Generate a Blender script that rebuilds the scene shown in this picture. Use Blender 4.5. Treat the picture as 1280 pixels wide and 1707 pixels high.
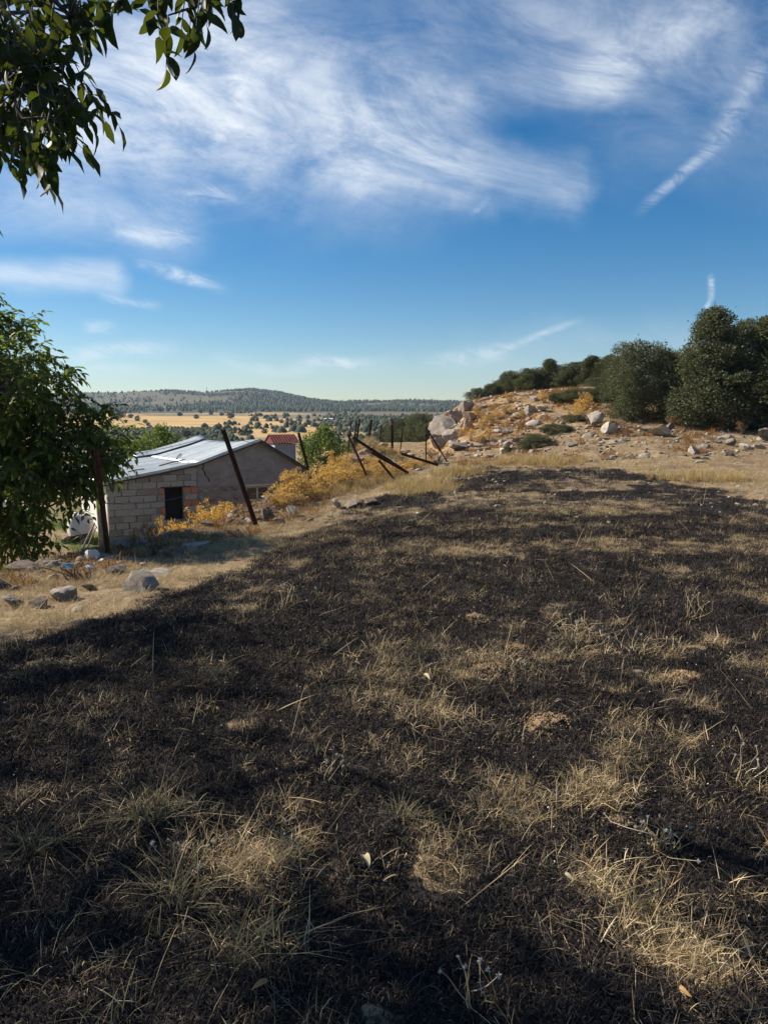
import bpy, math, random
import numpy as np
from mathutils import Matrix, Vector

for o in list(bpy.data.objects):
    bpy.data.objects.remove(o, do_unlink=True)
scene = bpy.context.scene
COL = scene.collection
rng = np.random.default_rng(7)
random.seed(7)
R = math.radians

# ------------------------------------------------------------------ camera
FPX, PITCH, EYE = 1240.0, R(7.5), 1.6          # focal length in pixels of the 1280x1707 photograph
cd = bpy.data.cameras.new('camera')
cd.sensor_fit = 'VERTICAL'; cd.sensor_height = 36.0; cd.lens = 36.0 * FPX / 1707.0
cd.clip_start = 0.05; cd.clip_end = 12000
cam = bpy.data.objects.new('camera', cd); COL.objects.link(cam)
cam.location = (0, 0, EYE); cam.rotation_euler = (R(90) - PITCH, 0, 0)
scene.camera = cam

# ------------------------------------------------------------------ light
SUN_AZ, SUN_EL = R(70), R(37)                   # azimuth counted from straight ahead towards the left
SUN = np.array([-math.sin(SUN_AZ) * math.cos(SUN_EL), math.cos(SUN_AZ) * math.cos(SUN_EL), math.sin(SUN_EL)])
sd = bpy.data.lights.new('sun', 'SUN'); sd.energy = 5.0; sd.angle = R(0.5); sd.color = (1.0, 0.90, 0.76)
sun = bpy.data.objects.new('sun', sd); COL.objects.link(sun)
sun.rotation_euler = Vector(SUN).to_track_quat('Z', 'Y').to_euler()
scene.view_settings.view_transform = 'Standard'
scene.view_settings.look = 'None'
scene.view_settings.exposure = 0.74
scene.view_settings.gamma = 1.0
scene.view_settings.use_curve_mapping = False
scene.cycles.max_bounces = 6
scene.cycles.diffuse_bounces = 2
scene.cycles.transmission_bounces = 4
scene.cycles.volume_bounces = 0
scene.cycles.caustics_reflective = False
scene.cycles.caustics_refractive = False
try:
    scene.cycles.use_denoising = True
    scene.cycles.denoiser = 'OPENIMAGEDENOISE'
except Exception:
    pass

FWD = np.array([0, math.cos(PITCH), -math.sin(PITCH)]); UP = np.array([0, math.sin(PITCH), math.cos(PITCH)])
def ray(u, v):
    return FWD + (u - 640.0) / FPX * np.array([1.0, 0, 0]) + (853.5 - v) / FPX * UP
def at(u, v, Y):
    d = ray(u, v); return np.array([0, 0, EYE]) + d * (Y / d[1])

# ------------------------------------------------------------------ node helper
class NT:
    def __init__(s, tree):
        s.t = tree; s.x = 0
    def n(s, typ, **kw):
        nd = s.t.nodes.new(typ); s.x += 40; nd.location = (s.x, 0)
        for k, v in kw.items():
            setattr(nd, k, v)
        return nd
    def lk(s, a, b): s.t.links.new(a, b)
    def put(s, sock, val):
        if hasattr(val, 'is_output'): s.lk(val, sock)
        else: sock.default_value = val
    def m(s, op, a, b=None, c=None, clamp=False):
        nd = s.n('ShaderNodeMath', operation=op, use_clamp=clamp)
        s.put(nd.inputs[0], a)
        if b is not None: s.put(nd.inputs[1], b)
        if c is not None: s.put(nd.inputs[2], c)
        return nd.outputs[0]
    def ss(s, lo, hi, x, a=0.0, b=1.0):
        nd = s.n('ShaderNodeMapRange', interpolation_type='SMOOTHSTEP')
        s.put(nd.inputs[0], x); nd.inputs[1].default_value = lo; nd.inputs[2].default_value = hi
        nd.inputs[3].default_value = a; nd.inputs[4].default_value = b
        return nd.outputs[0]
    def mix(s, f, a, b):
        nd = s.n('ShaderNodeMix', data_type='RGBA')
        s.put(nd.inputs[0], f)
        s.put(nd.inputs[6], a if hasattr(a, 'is_output') else (*a, 1))
        s.put(nd.inputs[7], b if hasattr(b, 'is_output') else (*b, 1))
        return nd.outputs[2]
    def noise(s, vec, scale, detail=4, rough=0.55, dist=0.0, out='Fac'):
        nd = s.n('ShaderNodeTexNoise')
        if vec is not None: s.lk(vec, nd.inputs['Vector'])
        nd.inputs['Scale'].default_value = scale; nd.inputs['Detail'].default_value = detail
        nd.inputs['Roughness'].default_value = rough; nd.inputs['Distortion'].default_value = dist
        return nd.outputs[out]
    def attr(s, name, out='Fac', typ='GEOMETRY'):
        nd = s.n('ShaderNodeAttribute', attribute_name=name, attribute_type=typ); return nd.outputs[out]
    def xyz(s, x, y, z=0.0):
        nd = s.n('ShaderNodeCombineXYZ'); s.put(nd.inputs[0], x); s.put(nd.inputs[1], y); s.put(nd.inputs[2], z)
        return nd.outputs[0]

def material(name):
    m = bpy.data.materials.new(name); m.use_nodes = True
    m.node_tree.nodes.clear()
    nt = NT(m.node_tree); nt.out = nt.n('ShaderNodeOutputMaterial'); nt.mat = m
    return nt
def finish(nt, col, rough=0.85, spec=0.2, bump=None, bstr=0.3, bdist=0.02, metal=0.0, trans=0.0, tcol=None):
    b = nt.n('ShaderNodeBsdfPrincipled')
    nt.put(b.inputs['Base Color'], col if hasattr(col, 'is_output') else (*col, 1))
    nt.put(b.inputs['Roughness'], rough); b.inputs['Specular IOR Level'].default_value = spec
    b.inputs['Metallic'].default_value = metal
    if bump is not None:
        bp = nt.n('ShaderNodeBump'); bp.inputs['Strength'].default_value = bstr; bp.inputs['Distance'].default_value = bdist
        nt.lk(bump, bp.inputs['Height']); nt.lk(bp.outputs[0], b.inputs['Normal'])
    sh = b.outputs[0]
    if trans > 0:
        tr = nt.n('ShaderNodeBsdfTranslucent'); nt.put(tr.inputs[0], tcol if hasattr(tcol, 'is_output') else (*tcol, 1))
        mx = nt.n('ShaderNodeMixShader'); mx.inputs[0].default_value = trans
        nt.lk(sh, mx.inputs[1]); nt.lk(tr.outputs[0], mx.inputs[2]); sh = mx.outputs[0]
    nt.lk(sh, nt.out.inputs[0])
    return nt.mat

# ------------------------------------------------------------------ world: Nishita sky with high cirrus
w = bpy.data.worlds.new('World'); scene.world = w; w.use_nodes = True
w.node_tree.nodes.clear()
wn = NT(w.node_tree)
wo = wn.n('ShaderNodeOutputWorld'); bg = wn.n('ShaderNodeBackground')
sky = wn.n('ShaderNodeTexSky', sky_type='NISHITA')
sky.sun_disc = False; sky.sun_elevation = SUN_EL; sky.sun_rotation = -SUN_AZ
sky.altitude = 1100; sky.air_density = 1.0; sky.dust_density = 0.25; sky.ozone_density = 1.6
SKY_STRENGTH = 0.063
bg.inputs[1].default_value = SKY_STRENGTH
tc = wn.n('ShaderNodeTexCoord'); sp = wn.n('ShaderNodeSeparateXYZ'); wn.lk(tc.outputs['Generated'], sp.inputs[0])
dx, dy, dz = sp.outputs
ym = wn.m('MAXIMUM', dy, 0.06)
U = wn.m('DIVIDE', dx, ym); V = wn.m('DIVIDE', dz, ym)
zz = wn.m('ADD', wn.m('MAXIMUM', dz, 0.0), 0.10)
PX = wn.m('DIVIDE', dx, zz); PY = wn.m('DIVIDE', dy, zz)
plane = wn.xyz(PX, PY)
def px2sky(u, v):
    d = ray(u, v); return d[0] / d[1], d[2] / d[1]
uv = wn.xyz(U, V)
# warp so that the strokes fray into wisps
wrp = wn.n('ShaderNodeTexNoise'); wn.lk(uv, wrp.inputs['Vector']); wrp.inputs['Scale'].default_value = 6.0
wrp.inputs['Detail'].default_value = 6; wrp.inputs['Roughness'].default_value = 0.62
sc_ = wn.n('ShaderNodeVectorMath', operation='SUBTRACT'); wn.lk(wrp.outputs['Color'], sc_.inputs[0]); sc_.inputs[1].default_value = (.5, .5, .5)
def warped(amount):
    a = wn.n('ShaderNodeVectorMath', operation='MULTIPLY_ADD'); wn.lk(sc_.outputs[0], a.inputs[0])
    a.inputs[1].default_value = (amount, amount * 0.7, 0); wn.lk(uv, a.inputs[2])
    s_ = wn.n('ShaderNodeSeparateXYZ'); wn.lk(a.outputs[0], s_.inputs[0]); return s_.outputs[0], s_.outputs[1]
WARP = {0: (U, V), 1: warped(0.05), 2: warped(0.16), 3: warped(0.012)}
def stroke(u0, v0, u1, v1, r0, amp, wk=1, taper=False):
    """soft capsule of cloud between two directions, radius in photograph pixels"""
    ax, ay = px2sky(u0, v0); bx, by = px2sky(u1, v1)
    X, Y = WARP[wk]
    ex, ey = bx - ax, by - ay; L2 = ex * ex + ey * ey + 1e-9
    qx = wn.m('SUBTRACT', X, ax); qy = wn.m('SUBTRACT', Y, ay)
    tr = wn.m('MULTIPLY_ADD', qx, ex / L2, wn.m('MULTIPLY', qy, ey / L2))
    t = wn.m('MINIMUM', wn.m('MAXIMUM', tr, 0.0), 1.0)
    rx = wn.m('MULTIPLY_ADD', t, -ex, qx); ry = wn.m('MULTIPLY_ADD', t, -ey, qy)
    d = wn.m('SQRT', wn.m('MULTIPLY_ADD', rx, rx, wn.m('MULTIPLY', ry, ry)))
    f = wn.ss(0.0, r0 / FPX, d, amp, 0.0)
    if taper: f = wn.m('MULTIPLY', f, wn.m('MULTIPLY', wn.ss(0.0, 0.35, tr), wn.ss(0.6, 1.0, tr, 1.0, 0.0)))
    return f
def total(lst):
    t = lst[0]
    for x in lst[1:]: t = wn.m('ADD', t, x)
    return t
broad = total([
    stroke(150, 190, 640, 215, 225, 0.62, 2), stroke(60, 130, 330, 120, 260, 0.66, 2), stroke(560, 240, 930, 305, 85, 0.52, 2),
    stroke(640, 190, 1010, 120, 60, 0.40, 1), stroke(1000, 120, 1190, 20, 70, 0.42, 1), stroke(330, 10, 1000, 20, 150, 0.26, 2),
    stroke(1060, 150, 1330, 190, 190, 0.22, 2), stroke(930, 30, 1330, 60, 160, 0.24, 2), stroke(-50, 345, 300, 390, 70, 0.40, 1),
    stroke(-100, 455, 190, 465, 40, 0.75, 1), stroke(780, 590, 1130, 560, 60, 0.18, 2)])
fine = total([
    stroke(390, 95, 418, 205, 24, 0.30, 1, True), stroke(210, 432, 400, 486, 17, 0.60, 1, True), stroke(150, 494, 280, 512, 11, 0.5, 1, True),
    stroke(40, 592, 330, 578, 20, 0.55, 1, True), stroke(100, 612, 270, 618, 14, 0.25, 1, True), stroke(130, 541, 205, 547, 15, 0.40, 1, True),
    stroke(340, 588, 500, 626, 16, 0.40, 1, True), stroke(450, 617, 690, 598, 18, 0.40, 1, True), stroke(505, 597, 605, 607, 12, 0.5, 1, True),
    stroke(670, 610, 880, 572, 24, 0.42, 1, True), stroke(800, 596, 985, 526, 9, 0.36, 3, True), stroke(1050, 365, 1225, 215, 15, 0.38, 3, True),
    stroke(1150, 300, 1320, 40, 30, 0.26, 1, True), stroke(1184, 452, 1185, 508, 9, 0.55, 3, True), stroke(1189, 488, 1171, 525, 7, 0.55, 3, True),
    stroke(780, 362, 818, 328, 8, 0.40, 3, True), stroke(160, 388, 350, 402, 22, 0.40, 1, True), stroke(280, 325, 410, 330, 22, 0.35, 1, True)])
# streaky fibres: the noise is stretched along the wind, from lower right to upper left
ca, sa = math.cos(R(14)), math.sin(R(14))
fx = wn.m('MULTIPLY_ADD', U, ca, wn.m('MULTIPLY', V, -sa)); fy = wn.m('MULTIPLY_ADD', U, sa, wn.m('MULTIPLY', V, ca))
fib = wn.noise(wn.xyz(wn.m('MULTIPLY', fx, 0.9), wn.m('MULTIPLY', fy, 1.9)), 4.2, 9, 0.66, 1.1)
fib2 = wn.noise(wn.xyz(wn.m('MULTIPLY', fx, 1.0), wn.m('MULTIPLY', fy, 3.0)), 15.0, 7, 0.68, 0.8)
wisp = wn.m('MULTIPLY_ADD', wn.ss(0.27, 0.78, fib), 0.74, wn.m('MULTIPLY_ADD', wn.ss(0.30, 0.74, fib2), 0.22, 0.14))
dens = wn.m('MULTIPLY', broad, wisp)
dens = wn.m('ADD', dens, wn.m('MULTIPLY', fine, wn.m('MULTIPLY_ADD', wn.ss(0.34, 0.66, fib2), 0.95, 0.12)))
dens = wn.m('MULTIPLY', wn.m('MINIMUM', dens, 0.93), wn.ss(0.0, 0.04, dz))
CLOUD = (8.6, 9.2, 9.9)
# the clear sky, a touch deeper as in the photograph's high, dry air
hs = wn.n('ShaderNodeHueSaturation'); wn.lk(sky.outputs[0], hs.inputs['Color'])
hs.inputs['Saturation'].default_value = 1.50; hs.inputs['Value'].default_value = 1.0
wn.lk(wn.mix(dens, hs.outputs[0], CLOUD), bg.inputs[0])
# the same thin cirrus goes on over the rest of the sky, in less detail
gen = wn.noise(plane, 0.55, 3, 0.6, 0.0)
bg2 = wn.n('ShaderNodeBackground'); bg2.inputs[1].default_value = SKY_STRENGTH
wn.lk(wn.mix(wn.m('MULTIPLY', wn.ss(0.45, 0.75, gen, 0.0, 0.45), wn.ss(0.0, 0.08, dz)), hs.outputs[0], CLOUD), bg2.inputs[0])
part_ = wn.m('MULTIPLY', wn.m('MULTIPLY', wn.ss(0.55, 0.66, dy), wn.ss(-0.02, -0.005, dz)), wn.ss(0.60, 0.72, dz, 1.0, 0.0))
mxw = wn.n('ShaderNodeMixShader'); wn.lk(part_, mxw.inputs[0]); wn.lk(bg2.outputs[0], mxw.inputs[1]); wn.lk(bg.outputs[0], mxw.inputs[2])
wn.lk(mxw.outputs[0], wo.inputs[0])

# ------------------------------------------------------------------ numeric helpers
def sst(a, b, x):
    t = np.clip((x - a) / (b - a), 0, 1); return t * t * (3 - 2 * t)
def _hash(ix, iy, seed):
    h = (ix.astype(np.int64) * 374761393 + iy.astype(np.int64) * 668265263 + seed * 1442695041) & 0x7fffffff
    h = ((h ^ (h >> 13)) * 1274126177) & 0x7fffffff
    return ((h ^ (h >> 16)) & 0xffff) / 65535.0
def vnoise(x, y, seed=0):
    ix = np.floor(x); iy = np.floor(y); fx = x - ix; fy = y - iy
    fx = fx * fx * (3 - 2 * fx); fy = fy * fy * (3 - 2 * fy)
    a = _hash(ix, iy, seed); b = _hash(ix + 1, iy, seed); c = _hash(ix, iy + 1, seed); d = _hash(ix + 1, iy + 1, seed)
    return a + (b - a) * fx + (c - a) * fy + (a - b - c + d) * fx * fy
def fbm(x, y, seed=0, oct=4, rough=0.5):
    s = 0; a = 1; t = 0
    for i in range(oct):
        s = s + a * vnoise(x, y, seed + i * 17); t += a; a *= rough
        x, y = x * 1.97 + y * 0.31 + 5.1, y * 1.97 - x * 0.31 + 3.7
    return s / t

def fast_mesh(name, Vv, Ff, smooth=False):
    Vv = np.ascontiguousarray(Vv, dtype=np.float32); Ff = np.ascontiguousarray(Ff, dtype=np.int32)
    me = bpy.data.meshes.new(name); n, k = Ff.shape
    me.vertices.add(len(Vv)); me.vertices.foreach_set('co', Vv.ravel())
    me.loops.add(n * k); me.loops.foreach_set('vertex_index', Ff.ravel())
    me.polygons.add(n); me.polygons.foreach_set('loop_start', np.arange(0, n * k, k, dtype=np.int32))
    me.update(calc_edges=True)
    if smooth: me.polygons.foreach_set('use_smooth', np.ones(n, dtype=bool))
    return me

class MB:
    """collects pieces of geometry that become one mesh object"""
    def __init__(s): s.v = []; s.f = []; s.n = 0
    def add(s, V_, F_):
        V_ = np.asarray(V_, float)
        s.v.append(V_); s.f.extend([tuple(i + s.n for i in f) for f in F_]); s.n += len(V_)
    def box(s, c, size, rot=None):
        x, y, z = np.array(size) / 2
        V_ = np.array([(-x, -y, -z), (x, -y, -z), (x, y, -z), (-x, y, -z), (-x, -y, z), (x, -y, z), (x, y, z), (-x, y, z)])
        if rot is not None: V_ = V_ @ np.array(rot).T
        s.add(V_ + np.array(c), [(0, 3, 2, 1), (4, 5, 6, 7), (0, 1, 5, 4), (1, 2, 6, 5), (2, 3, 7, 6), (3, 0, 4, 7)])
    def tube(s, pts, rad, sides=6, cap=True):
        pts = np.asarray(pts, float); rad = np.broadcast_to(rad, len(pts)); Vs = []
        t = np.gradient(pts, axis=0); t /= np.linalg.norm(t, axis=1)[:, None] + 1e-9
        ref = np.array([0.3, 0.2, 1.0]) if abs(t[0][2]) < 0.9 else np.array([1.0, 0.2, 0])
        for i in range(len(pts)):
            a = np.cross(t[i], ref); a /= np.linalg.norm(a) + 1e-9; b = np.cross(t[i], a)
            for k in range(sides):
                ph = 2 * math.pi * k / sides
                Vs.append(pts[i] + rad[i] * (math.cos(ph) * a + math.sin(ph) * b))
        Fs = []
        for i in range(len(pts) - 1):
            for k in range(sides):
                k2 = (k + 1) % sides
                Fs.append((i * sides + k, i * sides + k2, (i + 1) * sides + k2, (i + 1) * sides + k))
        if cap:
            Fs.append(tuple(range(sides - 1, -1, -1))); Fs.append(tuple((len(pts) - 1) * sides + k for k in range(sides)))
        s.add(Vs, Fs)
    def mesh(s, name, smooth=False):
        me = bpy.data.meshes.new(name); me.from_pydata([tuple(v) for v in np.concatenate(s.v)], [], s.f); me.update()
        if smooth: me.polygons.foreach_set('use_smooth', np.ones(len(me.polygons), dtype=bool))
        return me
    def build(s, name, mat, parent=None, smooth=False):
        return obj(name, s.mesh(name, smooth), mat, parent)

def obj(name, me, mat=None, parent=None):
    o = bpy.data.objects.new(name, me); COL.objects.link(o)
    if mat is not None and me is not None and not me.materials: me.materials.append(mat)
    if parent is not None: o.parent = parent
    return o
def empty(name, loc, rz=0.0):
    o = bpy.data.objects.new(name, None); COL.objects.link(o); o.location = loc; o.rotation_euler = (0, 0, rz)
    o.empty_display_size = 0.2
    return o
def tag(o, label=None, cat=None, group=None, kind=None):
    if label: o['label'] = label
    if cat: o['category'] = cat
    if group: o['group'] = group
    if kind: o['kind'] = kind
    return o
ORD = ('first second third fourth fifth sixth seventh eighth ninth tenth eleventh twelfth thirteenth fourteenth fifteenth sixteenth seventeenth eighteenth nineteenth twentieth '
       'twenty-first twenty-second twenty-third twenty-fourth twenty-fifth').split()
def copy_tree(o, parent=None):
    c = o.copy(); COL.objects.link(c); c.parent = parent
    for ch in list(o.children): copy_tree(ch, c)
    return c
def frames(dirs, roll=None):
    """rotation matrices whose x axis follows dirs; z as upright as can be, rolled"""
    x = dirs / (np.linalg.norm(dirs, axis=1)[:, None] + 1e-9)
    up = np.tile([0.0, 0, 1.0], (len(x), 1)); bad = np.abs(x[:, 2]) > 0.97; up[bad] = [1, 0, 0]
    y = np.cross(up, x); y /= np.linalg.norm(y, axis=1)[:, None] + 1e-9
    z = np.cross(x, y)
    if roll is not None:
        c = np.cos(roll)[:, None]; s = np.sin(roll)[:, None]
        y, z = y * c + z * s, z * c - y * s
    return np.stack([x, y, z], axis=2)
def stamp(TV, TF, M, P, S):
    """template stamped N times: M (N,3,3), P (N,3), S (N,) or (N,3)"""
    S = np.asarray(S, float)
    if S.ndim == 1: S = np.repeat(S[:, None], 3, 1)
    Vv = np.einsum('nij,nkj->nki', M, TV[None] * S[:, None, :]) + P[:, None, :]
    Ff = TF[None] + (np.arange(len(P)) * len(TV))[:, None, None]
    return Vv.reshape(-1, 3), Ff.reshape(-1, TF.shape[1])

# ------------------------------------------------------------------ terrain
EDGE_Y = [-40, -20, 0, 4, 7, 10, 13, 18, 21, 28, 34, 45, 60, 100]
EDGE_X = [-20, -14, -8.6, -6.4, -5.1, -4.05, -2.75, -2.15, -0.95, -0.5, -0.1, -0.6, -5, -25]
SKY_U = [-2000, 0, 150, 200, 290, 340, 420, 470, 520, 570, 650, 700, 760, 1000, 3000]
SKY_V = [664, 664, 661, 662, 657, 660, 650, 656, 669, 675, 672, 670, 672, 674, 670]
FAR_R = [0, 60, 110, 150, 250, 400, 600, 800, 1000, 1250]
FAR_Z = [-3, -5, -6.5, -5.2, -5.6, -4.4, 0.2, 3.6, 8.0, 18.0]
def H(x, y, micro=True):
    x = np.asarray(x, float); y = np.asarray(y, float)
    e = np.interp(y, EDGE_Y, EDGE_X) + 0.5 * (fbm(y * 0.6, x * 0 + 3.0, 91, 3) - 0.5)
    s = e - x; r = np.hypot(x, y)
    z = -0.36 * sst(-5, 0, s) * sst(0, 6, y)
    z = z + 1.0 * sst(19, 31, y) * sst(3.5, 11, x) + 0.10 * sst(9, 20, y) * sst(2, 9, x)
    zr = np.interp(x - .065 * np.maximum(y - 41, 0) + .6 * (fbm(y * .5, x * 0 + 7, 41, 3) - .5), [2.35, 2.75, 3.3, 4.3, 5.4, 6.9, 8.5, 14, 26, 40], [-.3, .55, 1.2, 2.1, 2.45, 2.68, 2.85, 3.2, 2.6, 1.5])
    mound = sst(26.5, 41.5, y + 1.5 * (fbm(x * .4, y * .4, 40, 3) - .5)) * (1 - sst(50, 64, y)) * sst(2.0, 2.8, x - .065 * np.maximum(y - 41, 0)) * (1 - sst(28, 44, x))
    z = z * (1 - mound) + zr * mound + mound * (1 - mound) * 1.5 * (fbm(x * 0.7, y * 0.7, 45, 4) - 0.5)
    z = z + 0.9 * np.exp(-((x + 0.75) / 1.0) ** 2 - ((y - 28.5) / 3.4) ** 2)
    near_e = np.exp(-(s - 0.2) ** 2 / 0.5)
    z = z + 0.10 * near_e * (fbm(x * 1.3, y * 1.3, 12, 3) - 0.2) * sst(5, 8, y)
    drop = sst(0.05, 2.4, s)
    z = z - 1.93 * drop - drop * 0.055 * np.maximum(y - 26, 0) - drop * 0.05 * np.maximum(s - 9, 0)
    z = z - 0.045 * np.maximum(y - 44, 0) * (1 - drop) * (1 - mound)
    if micro:
        k = 1 - sst(60, 120, r)
        z = z + k * (0.16 * (fbm(x * 0.55, y * 0.55, 5, 3) - 0.5) * sst(2, 6, r) + 0.075 * (fbm(x * 2.3, y * 2.3, 6, 3) - 0.5)
                     + 0.040 * (fbm(x * 8.0, y * 8.0, 7, 3) - 0.5))
    # beyond: a shallow valley, field slopes, wooded hills
    u = np.where(y > 1, 640 + FPX * x / np.maximum(y, 1), np.where(x < 0, -2000, 3000)); u = np.clip(u, -2000, 3000)
    zs = EYE + (690 - np.interp(u, SKY_U, SKY_V)) / FPX * 1650
    zf = np.interp(r, FAR_R, FAR_Z)
    zf = zf + (zs - 18.0) * sst(1000, 1650, r) * 1.0
    zf = zf - 30 * sst(1700, 2600, r)
    kf = sst(150, 300, r)
    zf = zf + kf * (2.4 * (fbm(x * 0.012, y * 0.012, 61, 3) - 0.5) + 5.0 * (fbm(x * 0.006, y * 0.006, 66, 3) - 0.5) * sst(700, 1200, r))
    zf = zf + sst(900, 1300, r) * (1 - sst(1450, 1650, r)) * 17 * (fbm(x * 0.0045, y * 0.0045, 63, 4) - 0.5)
    b = sst(64, 130, r)
    return z * (1 - b) + zf * b
def Hs(x, y): return float(H(np.array([x]), np.array([y]))[0])
def hit(u, v, tmax=400):
    """where the ray through a photograph pixel meets the ground"""
    d = ray(u, v); t = np.geomspace(1.2, tmax, 260)
    for _ in range(2):
        p = np.array([0, 0, EYE])[None] + d[None] * t[:, None]
        below = p[:, 2] < H(p[:, 0], p[:, 1])
        i = int(np.argmax(below)) if below.any() else len(t) - 1
        t = np.linspace(t[max(i - 1, 0)], t[i], 24)
    q = p[i]; return np.array([q[0], q[1], Hs(q[0], q[1])])
def edge_s(x, y): return np.interp(y, EDGE_Y, EDGE_X) - x

# where the fire went: a ragged outline on the field, with unburnt islands
_bp = [(-900, 1120), (-200, 1105), (0, 1090), (120, 1052), (215, 1018), (290, 965), (440, 940), (520, 880), (600, 838), (700, 800), (750, 783),
       (900, 786), (1010, 792), (1130, 815), (1240, 850), (1500, 890)]
BURN_POLY = []
for a, b in _bp:
    d = ray(a, b); t = (EYE + 0.1) / -d[2]; BURN_POLY.append((d[0] * t, d[1] * t))
BURN_POLY += [(30, 9), (30, -12), (-14, -12), (-9, 3)]
BURN_POLY = np.array(BURN_POLY)
def inside(x, y, P):
    r_ = np.zeros(x.shape, bool); n = len(P)
    for i in range(n):
        x0, y0 = P[i]; x1, y1 = P[(i + 1) % n]
        c = ((y0 > y) != (y1 > y)) & (x < (x1 - x0) * (y - y0) / (y1 - y0 + 1e-12) + x0)
        r_ ^= c
    return r_
def flat_patch(u, v, ru, rv):
    c = hit(u, v); a = hit(u, v - rv); b = hit(u, v + rv)
    return (c[0], c[1], ru * c[1] / FPX, max(0.05, abs(a[1] - b[1]) / 2))
STRAW = [(790, 918, 110, 11, .85), (700, 905, 60, 8, .5), (1130, 912, 95, 10, .85), (1100, 958, 75, 9, .9), (1250, 985, 75, 20, .95), (1010, 880, 90, 7, .4), (1240, 900, 70, 10, .6),
         (1000, 1060, 95, 40, .45), (620, 985, 90, 25, .40), (385, 1205, 42, 20, .85), (235, 1375, 60, 42, .6), (440, 1420, 130, 55, .95), (330, 1590, 150, 90, .50),
         (515, 1335, 70, 30, .85), (330, 1350, 50, 30, .4), (700, 1440, 60, 30, .30), (1130, 1600, 130, 60, .85), (1250, 1540, 60, 50, .5), (1065, 1510, 40, 30, .75),
         (672, 1360, 34, 16, .7), (560, 1235, 60, 22, .35), (650, 1210, 45, 40, .45), (655, 1110, 26, 50, .40), (640, 1010, 40, 40, .35), (500, 1520, 90, 40, .45),
         (120, 1190, 80, 24, .35), (60, 1330, 60, 40, .25), (830, 1030, 40, 8, .4), (900, 850, 120, 8, .25), (1200, 840, 90, 10, .5), (560, 900, 60, 12, .55),
         (450, 985, 60, 16, .3), (780, 1290, 60, 20, .3), (1100, 1440, 80, 30, .3), (340, 1090, 60, 16, .35)]
STRAW = [(*flat_patch(a, b, c, d), e) for a, b, c, d, e in STRAW]
def burn_mask(x, y):
    wx = x + 0.7 * (fbm(x * 0.9, y * 0.9, 21, 4) - 0.5) * np.clip(y / 6, .5, 3); wy = y + 1.6 * (fbm(x * 0.9, y * 0.9, 22, 4) - 0.5) * np.clip(y / 7, .4, 2.5)
    b = np.zeros(x.shape)
    for ox, oy in ((0, 0), (.12, .2), (-.12, -.2), (.12, -.25), (-.12, .25)):
        b += inside(wx + ox, wy + oy, BURN_POLY) * 0.2
    k = np.zeros(x.shape); hf = .45 + .55 * sst(.36, .60, fbm(x * 6.5, y * 6.5, 25, 3, .6))
    for cx, cy, ax, ay, am in STRAW:
        d = np.hypot((wx - cx) / ax, (y + .5 * (wy - y) - cy) / ay); k = np.maximum(k, am * sst(1.5, 0.4, d))
    k = k * hf
    f = .6 * fbm(x * 1.6, y * 1.1, 23, 5, 0.6) + .4 * fbm(x * 5.2, y * 4.6, 28, 4, .6)
    f2 = fbm(x * 0.5, y * 0.35, 27, 4, 0.55)
    k = np.maximum(k, 0.68 * sst(0.552, 0.645, f) * (0.30 + 0.70 * sst(0.42, 0.60, f2)))
    k = np.maximum(k, 0.62 * sst(9, 15, y) * sst(0.44, 0.60, fbm(x * 0.45, y * 0.75, 29, 4, .6)))
    k = np.maximum(k, 0.60 * sst(6.0, 8.5, y) * sst(0.42, 0.60, fbm(x * 0.7 + 3, y * 0.9, 24, 5, .65)) * (1 - .5 * sst(15, 18, y)))
    k = np.maximum(k, 0.40 * np.exp(-((x - .12 + .09 * (y - 4)) / .38) ** 2) * sst(2.5, 4, y) * (1 - sst(11, 14, y)) * sst(.30, .55, fbm(x * 2, y * 1.2, 26, 4)))
    return np.clip(b * (1 - k), 0, 1)
TALL = [(860, 770, 70, 4), (930, 774, 60, 3), (700, 812, 60, 12), (1160, 800, 80, 4), (760, 790, 40, 6)]
TALL = [flat_patch(*t) for t in TALL]

# ------------------------------------------------------------------ ground, one sheet to the horizon
ang = np.concatenate([np.linspace(-37, 37, 400), np.linspace(38, 322, 72)])
rad = np.concatenate([[0.25], np.geomspace(0.6, 60, 560), np.geomspace(61.5, 2600, 150)])
th = np.radians(ang)
GX = rad[:, None] * np.sin(th)[None]; GY = rad[:, None] * np.cos(th)[None]
GZ = H(GX, GY)
nr, na = GX.shape
idx = np.arange(nr * na).reshape(nr, na)
q = np.stack([idx[:-1, :], np.roll(idx, -1, 1)[:-1, :], np.roll(idx, -1, 1)[1:, :], idx[1:, :]], -1).reshape(-1, 4)
gme = fast_mesh('ground', np.stack([GX, GY, GZ], -1).reshape(-1, 3), q[:, ::-1], True)
gx, gy = GX.ravel(), GY.ravel(); gr = np.hypot(gx, gy); gs = edge_s(gx, gy)
gb = np.zeros(len(gx)); nm = gr < 60
gb[nm] = burn_mask(gx[nm], gy[nm])
green = sst(2.4, 4.5, gs) * sst(6, 12, gy) * (1 - sst(30, 60, gr)) * sst(.35, .6, fbm(gx * .5, gy * .5, 33, 3))
mnd = sst(27, 33, gy + 2 * (fbm(gx * .5, gy * .5, 42, 3) - .5)) * sst(1.5, 3, gx) * (gr < 90) * (1 - .6 * sst(9, 12, gx))
gu = np.where(gy > 1, 640 + FPX * gx / np.maximum(gy, 1), 3000)
ff = fbm(gx * .010, gy * .010, 71, 4); fh = fbm(gx * .02, gy * .02, 72, 3)
fmax = np.interp(gu + 160 * (ff - .5), [100, 170, 400, 560, 600], [800, 780, 560, 380, 240]); fmin = np.interp(gu, [0, 250, 330, 430], [400, 340, 290, 240])
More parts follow.
